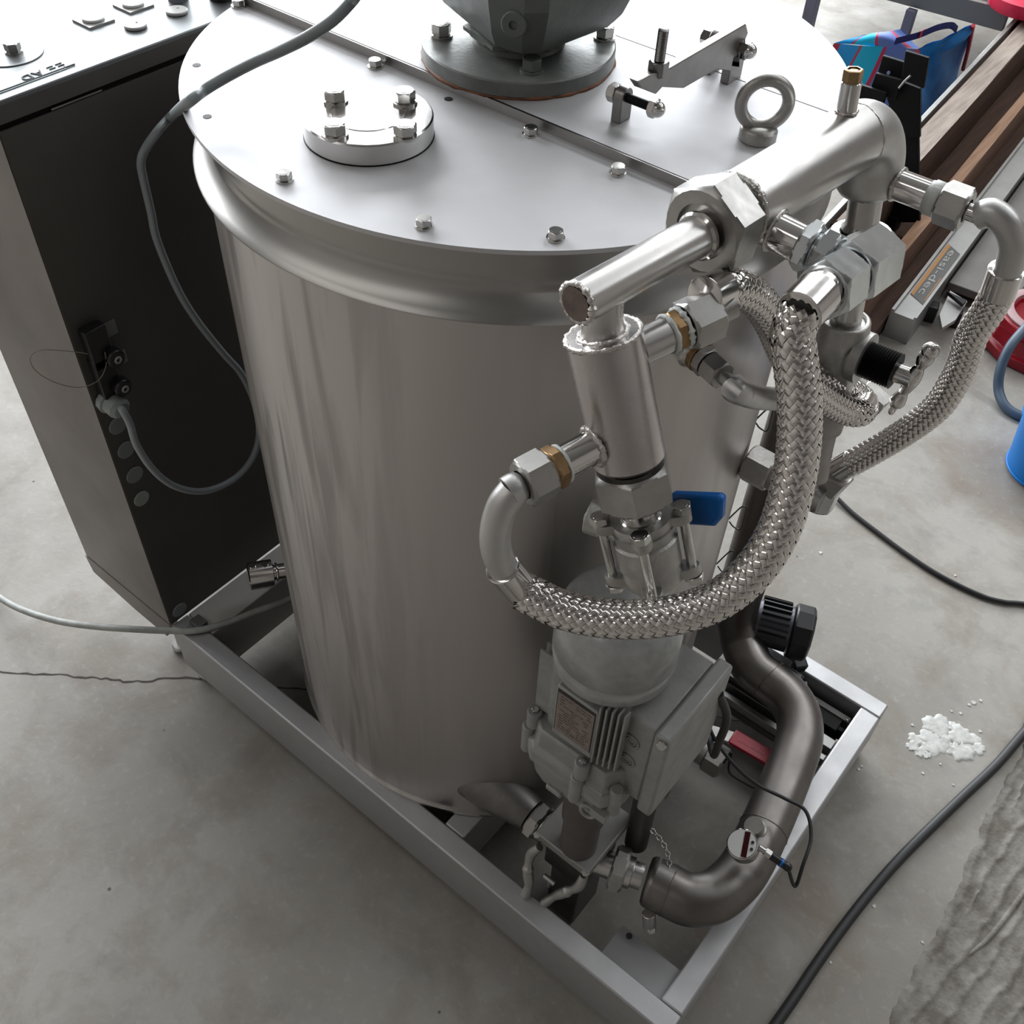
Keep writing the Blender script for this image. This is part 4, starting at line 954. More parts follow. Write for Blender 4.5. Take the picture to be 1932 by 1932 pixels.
# braided steel sleeve standing behind the gear housing, and dark column
P_ = [V((0.452, -0.165, 0.47)), V((0.448, -0.150, 0.38)), V((0.440, -0.135, 0.27)), V((0.43, -0.12, 0.16))]
mb = MB(); mb.tube([Z(1228, 1430, 0.45), Z(1222, 1490, 0.36), Z(1210, 1545, 0.27), Z(1200, 1590, 0.2)], 0.018, 20, 6)
single('supply_pipe_stub', mb, mat('dark_pipe_steel', (0.12, 0.11, 0.105), 0.5, 0.6), 'dark vertical pipe standing right behind the gear housing', 'pipe', bev=0)
sl = thing('braided_sleeve', 'narrow braided sleeve hanging between gear housing and small valve', 'hose', Z(1260, 1500, 0.2))
hose(sl, [Z(1285, 1415, 0.34), Z(1268, 1460, 0.28), Z(1250, 1500, 0.22)], 0.0075, 12)

# ================================================================== BASE FRAME
zb = 0.15; bh = 0.122; xn, yn, yf, bw = 0.5893, -0.3314, 0.3138, 0.0366; xl = -0.435
fr_ = thing('base_frame', 'rectangular stainless tube base frame under the tank', 'frame', (0, 0, zb-bh))
mb = MB(); mb.box((xl-0.04, yn-bw, zb-bh), (xn+bw, yn, zb)); part('front_beam', mb, FRAME, fr_, 30, bev=0.003)
mb = MB(); mb.box((xn, yn+0.0004, zb-bh), (xn+bw, yf, zb)); part('right_beam', mb, FRAME, fr_, 30, bev=0.003)
mb = MB(); mb.box((-0.5, yf, zb-bh), (xn+bw, yf+bw, zb)); part('rear_beam', mb, FRAME, fr_, 30, bev=0.003)
mb = MB(); mb.box((-0.4745, yn+0.0004, zb-bh), (-0.405, yf-0.0004, zb-0.001)); part('left_beam', mb, mat('matte_left_beam', (0.62, 0.60, 0.57), 0.6, 0.2), fr_, 30, bev=0.003)
mb = MB(); mb.box((-0.12, yn+0.0004, zb-bh), (-0.08, yf-0.0004, zb-0.004)); part('cross_bearer', mb, FRAME, fr_, 30, bev=0.003)
mb = MB(); mb.box((0.17, yn+0.0004, zb-bh), (0.21, yf-0.0004, zb-0.002)); part('cross_bearer', mb, FRAME, fr_, 30, bev=0.003)
cp0 = Z(1137, 1799, 0.135); cp1 = Z(1182, 1744, 0.135); 
mb = MB(); mb.box((cp0.x-0.002, yn+0.0005, 0.128), (xn-0.0005, yn+0.058, 0.134)); cpp = part('corner_plate', mb, mat('matte_corner_plate', (0.40, 0.40, 0.41), 0.55, 0.8), fr_, 30)
q = Z(1187, 1766, 0.134); mb = MB(); mb.cyl((q.x, q.y, 0.1338), (q.x, q.y, 0.1344), 0.005, seg=18); part('bolt_hole', mb, INK, cpp, 30)
for fx_, fy_ in ((xn+0.012, yn-0.012), (xn+0.012, yf+0.012), (-0.44, yn-0.012), (-0.44, yf+0.012)):
    mb = MB(); mb.cyl((fx_, fy_, 0.0), (fx_, fy_, 0.012), 0.02, ch=0.003); mb.cyl((fx_, fy_, 0.01), (fx_, fy_, zb-bh), 0.006, seg=16); part('levelling_foot', mb, STEEL, fr_, 40)
# small machine rails inside the far corner
rl = thing('aluminium_rail_bed', 'slotted aluminium rail bed inside the far frame corner', 'rail', (0.5, 0.29, 0.07))
M1 = V((0.44, 0.222, 0.0))
for k, (yy, ww, zz) in enumerate(((0.298, 0.012, 0.118), (0.276, 0.010, 0.112), (0.240, 0.022, 0.108), (0.208, 0.012, 0.106))):
    mb = MB(); mb.box((0.36, yy-ww/2, 0.085), (0.585, yy+ww/2, zz)); part('rail_profile', mb, ALU if k != 1 else BLACKM, rl, 30, bev=0.001)
mb = MB(); mb.box((0.525, 0.262, 0.11), (0.575, 0.290, 0.118)); part('dark_cover', mb, BLACKM, rl, 30, bev=0.001)
mb = MB(); mb.box((0.37, 0.20, 0.07), (0.58, 0.31, 0.086)); part('bed_plate', mb, TROL, rl, 30)
for x in (0.50, 0.52, 0.580):
    bolt(rl, (x, 0.296, 0.118), (0, 0, 1), 0.006, name='rail_screw', washer=False)
# black motor in the far corner
bm = thing('black_small_motor', 'small black plastic-covered motor behind the drain pipe', 'motor', (0.44, 0.33, 0.12))
mc = V((0.425, 0.300, 0.250)); md_ = V((0.9, 0.35, 0.0)).normalized()
mb = MB(); mb.lathe(mc-md_*0.06, md_, [(0, 0.040), (0.06, 0.042)], 32); part('motor_can', mb, mat('can_steel', (0.12, 0.12, 0.14), 0.35, 0.6), bm, 40)
for k in range(9):
    t = PI*(0.15+0.7*k/8); a_, b_ = frame_of(md_); d_ = (a_*math.cos(t)+b_*math.sin(t))
    mb = MB(); p = mc+d_*0.042-md_*0.055; s_ = d_.cross(md_)*0.0014
    mb.prism([p-s_-d_*0.003, p+s_-d_*0.003, p+s_+d_*0.006, p-s_+d_*0.006], md_*0.05); part('cooling_fin', mb, BLACKP, bm, None)
mb = MB(); mb.lathe(mc+md_*0.002, md_, [(0, 0.046), (0.002, 0.050), (0.032, 0.050), (0.036, 0.044), (0.037, 0.02)], 10, rot=0.2); part('fan_cover', mb, BLACKP, bm, 20, bev=0.002)
mb = MB(); mb.box((mc.x-0.055, mc.y-0.055, 0.13), (mc.x+0.03, mc.y-0.005, 0.185)); part('gear_block', mb, BLACKP, bm, 30, bev=0.004)
mb = MB(); mb.box((mc.x-0.02, mc.y-0.075, 0.13), (mc.x+0.062, mc.y-0.03, 0.20)); part('switch_block', mb, BLACKP, bm, 30, bev=0.004)
mb = MB(); mb.box((mc.x+0.005, mc.y-0.06, 0.16), (mc.x+0.040, mc.y-0.025, 0.178)); part('clip_block', mb, BLACKP, bm, 30, bev=0.002)
c1 = Z(1500, 1232, 0.17); c2 = c1+V((0.042, -0.035, -0.012)); mb = MB(); mb.box((-0.014, -0.013, -0.012), (0.034, 0.013, 0.014), basis(c1, c2-c1, (0, 0, 1))); part('plug_connector', mb, BLACKP, bm, 30, bev=0.003)
mb = MB(); mb.box((mc.x-0.09, mc.y-0.07, 0.118), (mc.x+0.06, mc.y+0.02, 0.130)); part('motor_foot', mb, ALUD, bm, 30, bev=0.001)
mb = MB(); mb.tube([c2, c2+V((0.012, -0.014, -0.012)), c2+V((0.018, -0.035, -0.03)), c2+V((0.012, -0.06, -0.045))], 0.0042, 12, 6); part('motor_lead', mb, GREYC, bm, 60)

# ================================================================== CONTROL CABINET
cx1 = -0.4765; cy0 = -0.3694; ztop = 1.145; cyb = 0.62
cab = thing('control_cabinet', 'tall control cabinet with dark side panel and bright steel control top', 'cabinet', (-0.6, 0.1, zb))
CABF = mat('cabinet_front_sheet', (0.20, 0.18, 0.165), 0.40, 1.0, 0.14, 3, (1, 1, 1), 0.06)
CABS = mat('cabinet_side_sheet', (0.12, 0.113, 0.104), 0.5, 0.4, 0.12, 6)
prof = [V((cx1, cy0, zb)), V((-0.7335, cy0, zb)), V((-0.7385, cy0, 0.95)), V((-0.6440, cy0, 1.112)), V((cx1, cy0, 1.112))]
mb = MB(); mb.prism(prof, (0, cyb-cy0, 0)); body = part('cabinet_body', mb, CABF, cab, 30)
mb = MB(); mb.box((cx1, cy0+0.0015, zb+0.002), (cx1+0.0016, cyb, 1.111)); part('side_panel', mb, CABS, cab, 30)
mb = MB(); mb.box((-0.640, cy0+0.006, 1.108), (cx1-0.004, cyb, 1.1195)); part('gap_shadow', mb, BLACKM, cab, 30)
mb = MB(); mb.box((-0.6430, cy0-0.002, 1.1190), (cx1+0.0005, cyb, ztop)); topc = part('control_top', mb, CABTOP, cab, 30, bev=0.0015)
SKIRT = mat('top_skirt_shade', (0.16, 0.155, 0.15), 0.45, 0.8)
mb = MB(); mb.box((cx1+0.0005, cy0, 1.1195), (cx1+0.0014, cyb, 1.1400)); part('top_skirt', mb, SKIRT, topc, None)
s0_ = X(92, 192, cx1); s1_ = X(188, 157, cx1)
mb = MB(); mb.box((cx1-0.002, s0_.y, 1.1135), (cx1+0.0008, s1_.y, 1.1155)); part('seal_clip', mb, STEEL, cab, None)
# base plinth & foot
mb = MB(); mb.prism([V((cx1-0.002, cy0-0.001, zb)), V((-0.7385, cy0-0.001, zb)), V((-0.7300, cy0-0.001, 0.105)), V((-0.60, cy0-0.001, 0.092)), V((-0.505, cy0-0.001, 0.092))], (0, 0.02, 0)); part('plinth', mb, CABF, cab, 30)
q = Y(236, 1152, cy0+0.03); mb = MB(); mb.sphere((q.x, q.y, q.z), 0.009, seg=16, n=8); mb.cyl((q.x, q.y, q.z-0.02), (q.x, q.y, q.z), 0.006, seg=14); part('adjusting_bolt', mb, STEEL, cab, 40)
for fx_, fy_ in ((-0.53, -0.338), (-0.71, 0.58), (-0.50, 0.58)):
    mb = MB(); mb.cyl((fx_, fy_, 0.0), (fx_, fy_, 0.012), 0.018, ch=0.003, seg=24); mb.cyl((fx_, fy_, 0.01), (fx_, fy_, zb+0.001), 0.007, seg=16); part('levelling_foot', mb, STEEL, cab, 40)
# control top fittings
q = Z(27, 100, ztop)
bolt(topc, (q.x, q.y, ztop+0.001), (0, 0, 1), 0.017, h=0.010)
mb = MB(); mb.cyl((q.x-0.004, q.y-0.004, ztop), (q.x-0.004, q.y-0.004, ztop+0.0012), 0.040, seg=56); part('bearing_disc', mb, CABTOP, topc, 30)
for p in [(182, 38), (257, 10)]:
    q = Z(p[0]-5, p[1]+2, ztop); mb = MB()
    mb.box((q.x-0.019, q.y-0.019, ztop), (q.x+0.019, q.y+0.019, ztop+0.0025)); e = part('selector_plate', mb, PAPER, topc, 30)
    mb = MB(); mb.cyl((q.x, q.y, ztop+0.0025), (q.x, q.y, ztop+0.006), 0.0145, ch=0.001); part('push_disc', mb, WHITE, e, 40)
for p in [(256, 51), (334, 24)]:
    q = Z(p[0], p[1], ztop); mb = MB(); mb.cyl((q.x, q.y, ztop), (q.x, q.y, ztop+0.0045), 0.0145, ch=0.001); mb.cyl((q.x-0.002, q.y+0.004, ztop+0.004), (q.x-0.002, q.y+0.004, ztop+0.0055), 0.0015, seg=12); part('push_disc', mb, WHITE, topc, 40)
q = Z(325, 2, ztop); mb = MB(); mb.cyl((q.x, q.y+0.01, ztop), (q.x, q.y+0.01, ztop+0.03), 0.014); part('signal_lamp', mb, mat('grey_lens', (0.30, 0.33, 0.40), 0.2), topc, 40)
q = Z(410, 2, ztop); mb = MB(); mb.lathe((q.x-0.004, q.y+0.012, ztop), (0, 0, 1), [(0, 0.018), (0.012, 0.018), (0.022, 0.015), (0.03, 0.012)], 32); part('switch_knob', mb, BLACKP, topc, 40)
# maker's plate with printed letters and rule
pl0 = Z(0, 172, ztop); pl1 = Z(141, 122, ztop); lx = pl1.x
mb = MB(); mb.box((lx-0.030, -0.46+0.10, ztop), (lx+0.0035, pl1.y-0.013, ztop+0.0008)); part('maker_plate', mb, mat('pale_plate', (0.50, 0.56, 0.58), 0.5, 0.3), topc, None)
mb = MB(); mb.box((lx-0.0004, pl0.y-0.03, ztop+0.0003), (lx+0.0010, pl1.y, ztop+0.0016)); part('printed_rule', mb, GINK, topc, None)
tq = Z(75, 131, ztop)
Mt = basis((lx-0.0145, tq.y-0.002, ztop+0.0013), (0, -1, 0), (1, 0, 0))
LT = []
mb = text_mesh('AD', 0.0195, Mt, 0.0006, 1.15); part('printed_letters', mb, GINK, topc, None)
mb = MB()
for k in range(2):
    for j in range(2):
        yy = tq.y+0.010+0.012*k; xx_ = lx-0.010+0.006*j-0.004
        mb.box((xx_, yy-0.004, ztop+0.0003), (xx_+0.0011, yy+0.0045, ztop+0.0018))
part('printed_bars', mb, GINK, topc, None)
# fittings on the dark side
xs = cx1+0.0016
for p, w_, h_ in (((208, 620), 0.020, 0.024), ((226, 676), 0.022, 0.022)):
    q = X(p[0], p[1], xs); mb = MB(); mb.box((xs, q.y-w_/2, q.z-h_/2), (xs+0.0005, q.y+w_/2, q.z+h_/2)); part('side_label', mb, mat('dim_label', (0.26, 0.27, 0.26), 0.6), cab, None)
for (pa, pb) in (((168, 625), (198, 662)), ((185, 680), (212, 717))):
    a_ = X(*pa, xs); b_ = X(*pb, xs)
    mb = MB(); mb.box((xs, min(a_.y, b_.y)-0.016, b_.z-0.012), (xs+0.018, max(a_.y, b_.y)+0.004, a_.z+0.012)); mb.cyl(V((xs+0.01, b_.y, b_.z)), V((xs+0.030, b_.y, b_.z)), 0.014, seg=24, ch=0.002); sk = part('data_socket', mb, BLACKP, cab, 30, bev=0.004)
    mb = MB(); mb.torus(V((xs+0.031, b_.y, b_.z)), (1, 0, 0), 0.0042, 0.0018, 20, 8); part('socket_ring', mb, GREYC2, sk, 50)
for p in [(221, 802), (237, 848), (253, 895), (266, 940), (338, 1150)]:
    q = X(p[0], p[1], xs); mb = MB(); mb.cyl((xs, q.y, q.z), (xs+0.003, q.y, q.z), 0.0150 if p[0] != 266 else 0.014, ch=0.0008, seg=32)
    part('blanking_plug', mb, mat('plug_grey', (0.24, 0.265, 0.265), 0.55) if p[0] != 266 else mat('plug_pale', (0.36, 0.40, 0.37), 0.55), cab, 40)
q = X(212, 758, xs+0.012); gl = V((xs, q.y, q.z))
mb = MB(); mb.lathe(gl, (1, -0.0, -0.15), [(0, 0.021), (0.010, 0.021), (0.012, 0.018), (0.028, 0.0175), (0.034, 0.013), (0.036, 0.007)], 12); part('cable_gland', mb, mat('gland_grey', (0.30, 0.33, 0.32), 0.5), cab, 30)
# fine wire ring hanging from the socket
xw = xs+0.022
mb = MB(); mb.tube([X(198, 664, xw), X(200, 690, xw), X(185, 718, xw), X(150, 731, xw), X(105, 722, xw), X(68, 700, xw), X(57, 675, xw), X(75, 661, xw), X(110, 661, xw), X(150, 665, xw), X(165, 668, xw)], 0.0006, 6, 8)
single('wire_loop', mb, mat('thin_wire', (0.35, 0.28, 0.22), 0.5, 0.5), 'very thin wire loop hanging on the dark cabinet side', 'wire')
# grey cable from the drive over the lid, down beside the cabinet to its gland
xc = -0.425
cg = [V((-0.085, 0.03, 1.385)), V((-0.115, 0.03, 1.375)), Z(690, -32, 1.345), Z(665, 0, 1.33), Z(628, 38, 1.315), Z(580, 70, 1.30), Z(530, 95, 1.285), Z(480, 117, 1.268), Z(430, 143, 1.252), Z(385, 170, 1.244), Z(350, 197, 1.232), X(325, 218, -0.402), X(300, 245, -0.410), X(275, 280, xc), X(266, 305, xc), X(270, 335, xc), X(285, 400, xc), X(297, 455, xc), X(335, 545, xc), X(372, 605, xc), X(420, 665, xc), X(455, 705, xc), X(480, 760, xc), X(489, 815, xc), X(478, 860, xc), X(450, 897, xc), X(410, 920, xc), X(370, 927, xc), X(325, 915, xc), X(288, 885, xc), X(258, 840, xc), X(245, 800, xc), X(232, 775, xc-0.002), V((xs+0.030, gl.y+0.001, gl.z-0.004))]
mb = MB(); mb.tube(cg, 0.0056, 14, 6); single('grey_motor_cable', mb, GREYC, 'grey round cable draped over the lid and curled beside the cabinet', 'cable')
# pale cable lying over the frame end
cg = [V((-1.6, -0.2, 0.007)), V((-1.25, -0.42, 0.007)), V((-1.0, -0.47, 0.007)), Z(-60, 1080, 0.008), Z(0, 1128, 0.02), Z(45, 1152, 0.05), Z(110, 1172, 0.09), Z(180, 1182, 0.13), Z(250, 1187, zb+0.006), Z(320, 1190, zb+0.007), Z(375, 1189, zb+0.007), Z(430, 1174, zb+0.006), Z(485, 1153, zb+0.005), Z(545, 1131, zb+0.004), Z(620, 1095, zb-0.02)]
mb = MB(); mb.tube(cg, 0.0064, 14, 8); single('pale_power_cable', mb, GREYC2, 'pale dusty cable lying across the frame end below the cabinet', 'cable')
mb = MB(); mb.box((-0.452, -0.345, zb), (-0.425, -0.322, zb+0.012)); single('grey_clip_block', mb, TROL, 'small grey clip where the pale cable crosses the frame', 'clip', bev=0.003)
# quick coupling between cabinet and tank
qc = thing('quick_coupling', 'short shiny quick coupling poking out low behind the left tank edge', 'coupling', (-0.385, -0.19, 0.22))
k_a = X(468, 1088, -0.405); k_b = X(532, 1078, -0.372); kd = (k_b-k_a).normalized()
mb = MB(); mb.lathe(k_a, kd, [(0, 0.022), (0.002, 0.0262), (0.044, 0.0262), (0.046, 0.022)], 36); part('coupling_sleeve', mb, POL, qc, 40)
mb = MB(); mb.cyl(k_a+kd*0.044, k_a+kd*0.095, 0.015, seg=28); mb.torus(k_a+kd*0.052, kd, 0.0155, 0.003, 32, 8); part('coupling_tail', mb, POL, qc, 40)
mb = MB(); mb.cyl(k_a+kd*0.012+V((0, 0, 0.02)), k_a+kd*0.012+V((0, 0, 0.030)), 0.006, seg=16); mb.cyl(k_a+kd*0.034+V((0, 0, 0.02)), k_a+kd*0.034+V((0, 0, 0.027)), 0.006, seg=16); part('cam_pin', mb, POL, qc, 40)

# ================================================================== FLOOR CLUTTER
mb = MB(); mb.tube([Z(1330, 700, 0.3), Z(1480, 850, 0.1), Z(1565, 925, 0.012), Z(1605, 965, 0.006), Z(1655, 1004, 0.006), Z(1710, 1045, 0.006), Z(1770, 1084, 0.006), Z(1840, 1119, 0.006), Z(1890, 1135, 0.006), Z(1990, 1150, 0.006), V((1.2, 1.1, 0.006)), V((1.7, 1.5, 0.006))][2:], 0.0052, 12, 8)
single('thin_black_cable', mb, RUBBER, 'thin black cable curving over the floor right of the tank', 'cable')
mb = MB(); mb.tube([V((1.3, 1.9, 0.009)), V((1.05, 1.2, 0.009)), Z(1990, 1320, 0.009), Z(1932, 1383, 0.009), Z(1880, 1443, 0.009), Z(1820, 1500, 0.009), Z(1760, 1558, 0.009), Z(1700, 1618, 0.009), Z(1645, 1680, 0.009), Z(1590, 1750, 0.009), Z(1540, 1820, 0.009), Z(1500, 1880, 0.009), Z(1455, 1945, 0.009), Z(1420, 2000, 0.009), V((0.73, -0.7, 0.009)), V((0.9, -1.3, 0.009))], 0.0088, 14, 8)
single('thick_black_cable', mb, RUBBER, 'thick black rubber cable crossing the floor at the lower right', 'cable')
# white paint spill: overlapping thin ragged flakes
sp_ = thing('paint_spill', 'dried white paint patch on the floor right of the frame corner', 'paint spill', Z(1780, 1390, 0))
random.seed(11)
def blob(cx, cy, r, z, h, n=40, sx=1, sy=1, rag=0.25):
    pts = []; ph = [random.uniform(0, 6.28) for _ in range(4)]
    for i in range(n):
        t = 2*PI*i/n; rr = r*(1+rag*0.5*math.sin(3*t+ph[0])+rag*0.35*math.sin(5*t+ph[1])+rag*0.3*math.sin(9*t+ph[2])+rag*0.15*math.sin(17*t+ph[3]))
        pts.append(V((cx+rr*math.cos(t)*sx, cy+rr*math.sin(t)*sy, z)))
    return pts
def pxblob(px, py, rpx, h=0.0018, z=0.0):
    c = Z(px, py, 0); r = rpx/1090.0*1.08; mb = MB(); P = blob(c.x, c.y, r, z, h); n = len(P); c3 = V((c.x, c.y, z+h*1.5))
    top = [c+(p-c)*0.92 for p in P]; mb.ring_tube([P, [V((p.x, p.y, z+h)) for p in top], [V((c.x+(p.x-c.x)*0.55, c.y+(p.y-c.y)*0.55, z+h*random.uniform(0.95, 1.15))) for p in P]], False, True); return mb
for (px, py, r) in [(1768, 1370, 27), (1765, 1398, 30), (1752, 1408, 16), (1728, 1396, 15), (1722, 1408, 12), (1735, 1418, 12), (1812, 1388, 24), (1828, 1402, 26), (1815, 1418, 22), (1845, 1412, 14), (1795, 1412, 14), (1748, 1424, 8), (1800, 1372, 12)]:
    part('paint_flake', pxblob(px, py, r, 0.0010+random.uniform(0, 0.0008)), PAINTW, sp_, 60)
mb = MB()
for (px, py, r) in [(1795, 1342, 2.5), (1812, 1346, 3), (1837, 1326, 4.5), (1828, 1330, 3), (1850, 1322, 3), (1849, 1380, 3), (1721, 1368, 3), (1620, 1452, 3), (1625, 1446, 2), (1741, 1459, 2.5), (1774, 1442, 2), (1798, 1481, 2), (1649, 1710, 3.5), (1567, 1816, 2.5), (1740, 1778, 2.5), (1548, 1043, 4), (1802, 1086, 3)]:
    q = pxblob(px, py, r, 0.0012); mb.add(q.v, q.f)
part('paint_speck', mb, PAINTW, sp_, 60, kind='stuff')

# blue bucket, red reel, hose
c = V((0.715, 1.352, 0)); c = Z(1972, 890, 0)
bk = thing('blue_bucket', 'bright blue plastic tub standing on the floor at the right edge', 'bucket', c)
mb = MB(); mb.lathe(c, (0, 0, 1), [(0, 0.085), (0.004, 0.092), (0.15, 0.108), (0.155, 0.113), (0.162, 0.113), (0.162, 0.106), (0.01, 0.088)], 56); part('tub_wall', mb, BUCK, bk, 40)
mb = MB(); mb.torus(c+V((0, 0, 0.010)), (0, 0, 1), 0.093, 0.003, 56, 8); part('foot_ring', mb, BUCK, bk, 60)
c = Z(1945, 655, 0.0)
rd = thing('red_cable_reel', 'red round plastic reel housing lying on the floor at the right', 'reel', c)
mb = MB(); mb.lathe(c, (0, 0, 1), [(0, 0.128), (0.004, 0.136), (0.03, 0.136), (0.034, 0.122), (0.075, 0.115), (0.080, 0.122), (0.105, 0.122), (0.108, 0.115), (0.108, 0.085), (0.09, 0.080)], 12, True, True, rot=0.2); part('reel_body', mb, REDP, rd, 25, bev=0.003)
mb = MB(); mb.lathe(c+V((0, 0, 0.108)), (0, 0, 1), [(0, 0.11), (0.006, 0.112), (0.008, 0.108), (0.008, 0.088), (-0.015, 0.083)], 40, False, False); part('grey_rim', mb, mat('pale_red_rim', (0.42, 0.28, 0.29), 0.4), rd, 40, label='pinkish grey rim')
mb = MB(); mb.lathe(c+V((0, 0, 0.095)), (0, 0, 1), [(0, 0.083), (0.001, 0.04), (0.02, 0.035), (0.02, 0.0001)], 40, True, False); part('reel_hub', mb, REDP, rd, 30)
mb = MB(); mb.tube([Z(2010, 560, 0.16), Z(1965, 590, 0.15), Z(1932, 622, 0.13), Z(1905, 655, 0.11), Z(1888, 695, 0.07), Z(1884, 735, 0.03), Z(1898, 768, 0.014), Z(1932, 787, 0.012), Z(1990, 800, 0.012)], 0.0125, 16, 8)
single('grey_blue_hose', mb, HOSE, 'grey-blue rubber hose bending round the red reel', 'hose')

# ---- long timbers and aluminium work platform on the floor beyond
D = V((-0.0729, 0.99734, 0)).normalized(); U = V((0.99734, 0.0729, 0))
def along(u0, u1, z0, z1, t0_, t1_):
    return [[D*t + U*u + V((0, 0, z)) for (u, z) in ((u0, z0), (u1, z0), (u1, z1), (u0, z1))] for t in (t0_, t1_)]
def plank(name, u0, u1, z0, z1, t0_, t1_, m, label):
    mb = MB(); n = 14; rings = []
    random.seed(int(u1*1000)+5)
    for i in range(n+1):
        t = t0_+(t1_-t0_)*i/n; w_ = 0.004
        rings.append([D*t + U*(u+random.uniform(-w_, w_)*0.6) + V((0, 0, z+(random.uniform(-w_, w_)*0.6 if z > 0.01 else 0))) for (u, z) in ((u0, z0), (u1, z0), (u1, z1), (u0, z1))])
    mb.ring_tube(rings); return mb
t_1 = thing('timber_plank', 'thick dark timber plank on edge with grey weathered top', 'timber', D*1.5, 'timber planks on edge beyond the tank')
part('plank_body', plank('', -0.027, 0.040, 0, 0.246, 1.60, 5.2, WOODD, ''), WOODD, t_1, 30)
part('weathered_edge', plank('', -0.027, 0.040, 0.247, 0.251, 1.60, 5.2, WOODG, ''), WOODG, t_1, 30, label='grey weathered top edge')
mb = plank('', 0.041, 0.117, 0.0, 0.105, 1.50, 5.2, WOODD, ''); mb2 = plank('', 0.151, 0.192, 0.0, 0.055, 1.46, 5.0, WOODD, '')  # dark boards added to stand in for the shaded gaps beside the tan plank
single('gap_shade_board', mb, WOODD, 'added dark board standing in for shade between the weathered and the tan plank', 'board', group='added dark boards standing in for shade between the planks')
single('gap_shade_board', mb2, WOODD, 'added dark board standing in for shade between tan plank and aluminium platform', 'board', group='added dark boards standing in for shade between the planks')
t_2 = thing('timber_plank', 'slimmer tan timber plank on edge next to the aluminium platform', 'timber', D*1.5+U*0.1, 'timber planks on edge beyond the tank')
WOODM = mat('mid_brown_wood', (0.18, 0.10, 0.065), 0.8, 0, 0, 8, (9, 0.7, 9), 0, 0.4, 50, col2=(0.13, 0.07, 0.045))
part('plank_body', plank('', 0.118, 0.150, 0, 0.158, 1.44, 5.2, WOODM, ''), WOODM, t_2, 30)
part('tan_edge', plank('', 0.118, 0.150, 0.159, 0.163, 1.44, 5.2, WOODT, ''), WOODT, t_2, 30, label='light tan sawn edge')
mb = MB(); mb.ring_tube(along(-0.0555, -0.041, 0.0, 0.255, 1.52, 5.0)); o = single('aluminium_strip', mb, ALU, 'light aluminium strip standing left of the weathered plank', 'strip', bev=0.001)
mb = MB(); mb.ring_tube(along(-0.040, -0.028, 0.0, 0.235, 1.60, 5.0)); single('shade_side_board', mb, WOODD, 'thin added brown board standing in for the shadow side between strip and weathered plank', 'board')  # brown colour stands in for the shadow side of the strip
wp = thing('work_platform', 'folded aluminium work platform with grey and orange brand label', 'platform', D*1.6+U*0.25)
def Pf(u, t, z): return D*t+U*u+V((0, 0, z))
mb = MB(); mb.ring_tube([[Pf(u, t, z) for (u, z) in ((0.196, 0.0), (0.266, 0.0), (0.266, 0.088), (0.260, 0.088), (0.258, 0.080), (0.206, 0.080), (0.204, 0.088), (0.196, 0.088))] for t in (1.555, 4.0)]); part('side_rail', mb, ALU, wp, 20)
mb = MB(); mb.ring_tube(along(0.272, 0.43, 0.030, 0.055, 1.83, 3.6)); part('deck_panel', mb, ALUD, wp, 30, bev=0.003)
mb = MB(); mb.ring_tube(along(0.43, 0.455, 0.0, 0.075, 1.80, 3.6)); part('side_rail', mb, ALUD, wp, 30, bev=0.003)
# sticker
ta = Z(1741, 570, 0.081); tb_ = Z(1818, 470, 0.081)
t_a = (Z(1737, 560, 0.081)).dot(D); t_b = (Z(1812, 468, 0.081)).dot(D)
sk_ = 0.02
mb = MB(); mb.add([Pf(0.210, t_a-sk_*0.2, 0.0812), Pf(0.256, t_a-sk_*1.6, 0.0812), Pf(0.256, t_b-sk_*1.6, 0.0812), Pf(0.210, t_b, 0.0812)], [(0, 1, 2, 3)]); part('brand_sticker', mb, mat('dark_grey_sticker', (0.10, 0.10, 0.095), 0.5), wp, None)
mb = MB(); mb.add([Pf(0.210, t_a, 0.0816), Pf(0.2195, t_a-sk_*0.3, 0.0816), Pf(0.2195, t_b-sk_*0.3, 0.0816), Pf(0.210, t_b, 0.0816)], [(0, 1, 2, 3)]); mb.add([Pf(0.252, t_a-0.01, 0.0816), Pf(0.2545, t_a-0.01, 0.0816), Pf(0.2545, t_a+0.13, 0.0816), Pf(0.252, t_a+0.12, 0.0816)], [(0, 1, 2, 3)]); part('orange_stripe', mb, mat('orange_print', (0.48, 0.22, 0.05), 0.5), wp, None)
tl = t_b-t_a-0.03
Mt = basis(Pf(0.2260, t_b-0.026, 0.0818), -D, U)
mb = text_mesh('easi-dec', 0.030, Mt, 0.0002, 1.0)
wd_ = max((v-Mt.translation).dot(-D) for v in mb.v); k_ = (tl*0.97)/wd_
o_ = Mt.translation; mb.v = [o_+(-D)*((v-o_).dot(-D)*k_)+U*((v-o_).dot(U)*0.95)+V((0, 0, (v-o_).z)) for v in mb.v]
part('sticker_lettering', mb, mat('pale_print', (0.42, 0.42, 0.40), 0.5), wp, None)
for p in ((1755, 590), (1800, 600)):
    c = Z(p[0], p[1], 0.02); mb = MB(); mb.box((-0.016, -0.02, 0), (0.016, 0.02, 0.05), Matrix.Translation(V((c.x, c.y, 0)))@Matrix.Rotation(0.3, 4, 'Z')); part('rubber_foot', mb, BLACKP, wp, 30, bev=0.004)
mb = MB(); P_ = [Z(1770, 600, 0.05), Z(1790, 555, 0.05), Z(1822, 575, 0.05), Z(1800, 610, 0.05), Z(1775, 625, 0.05)]; mb.prism(P_, (0, 0, 0.012)); part('hinge_plate', mb, ALU, wp, 30)
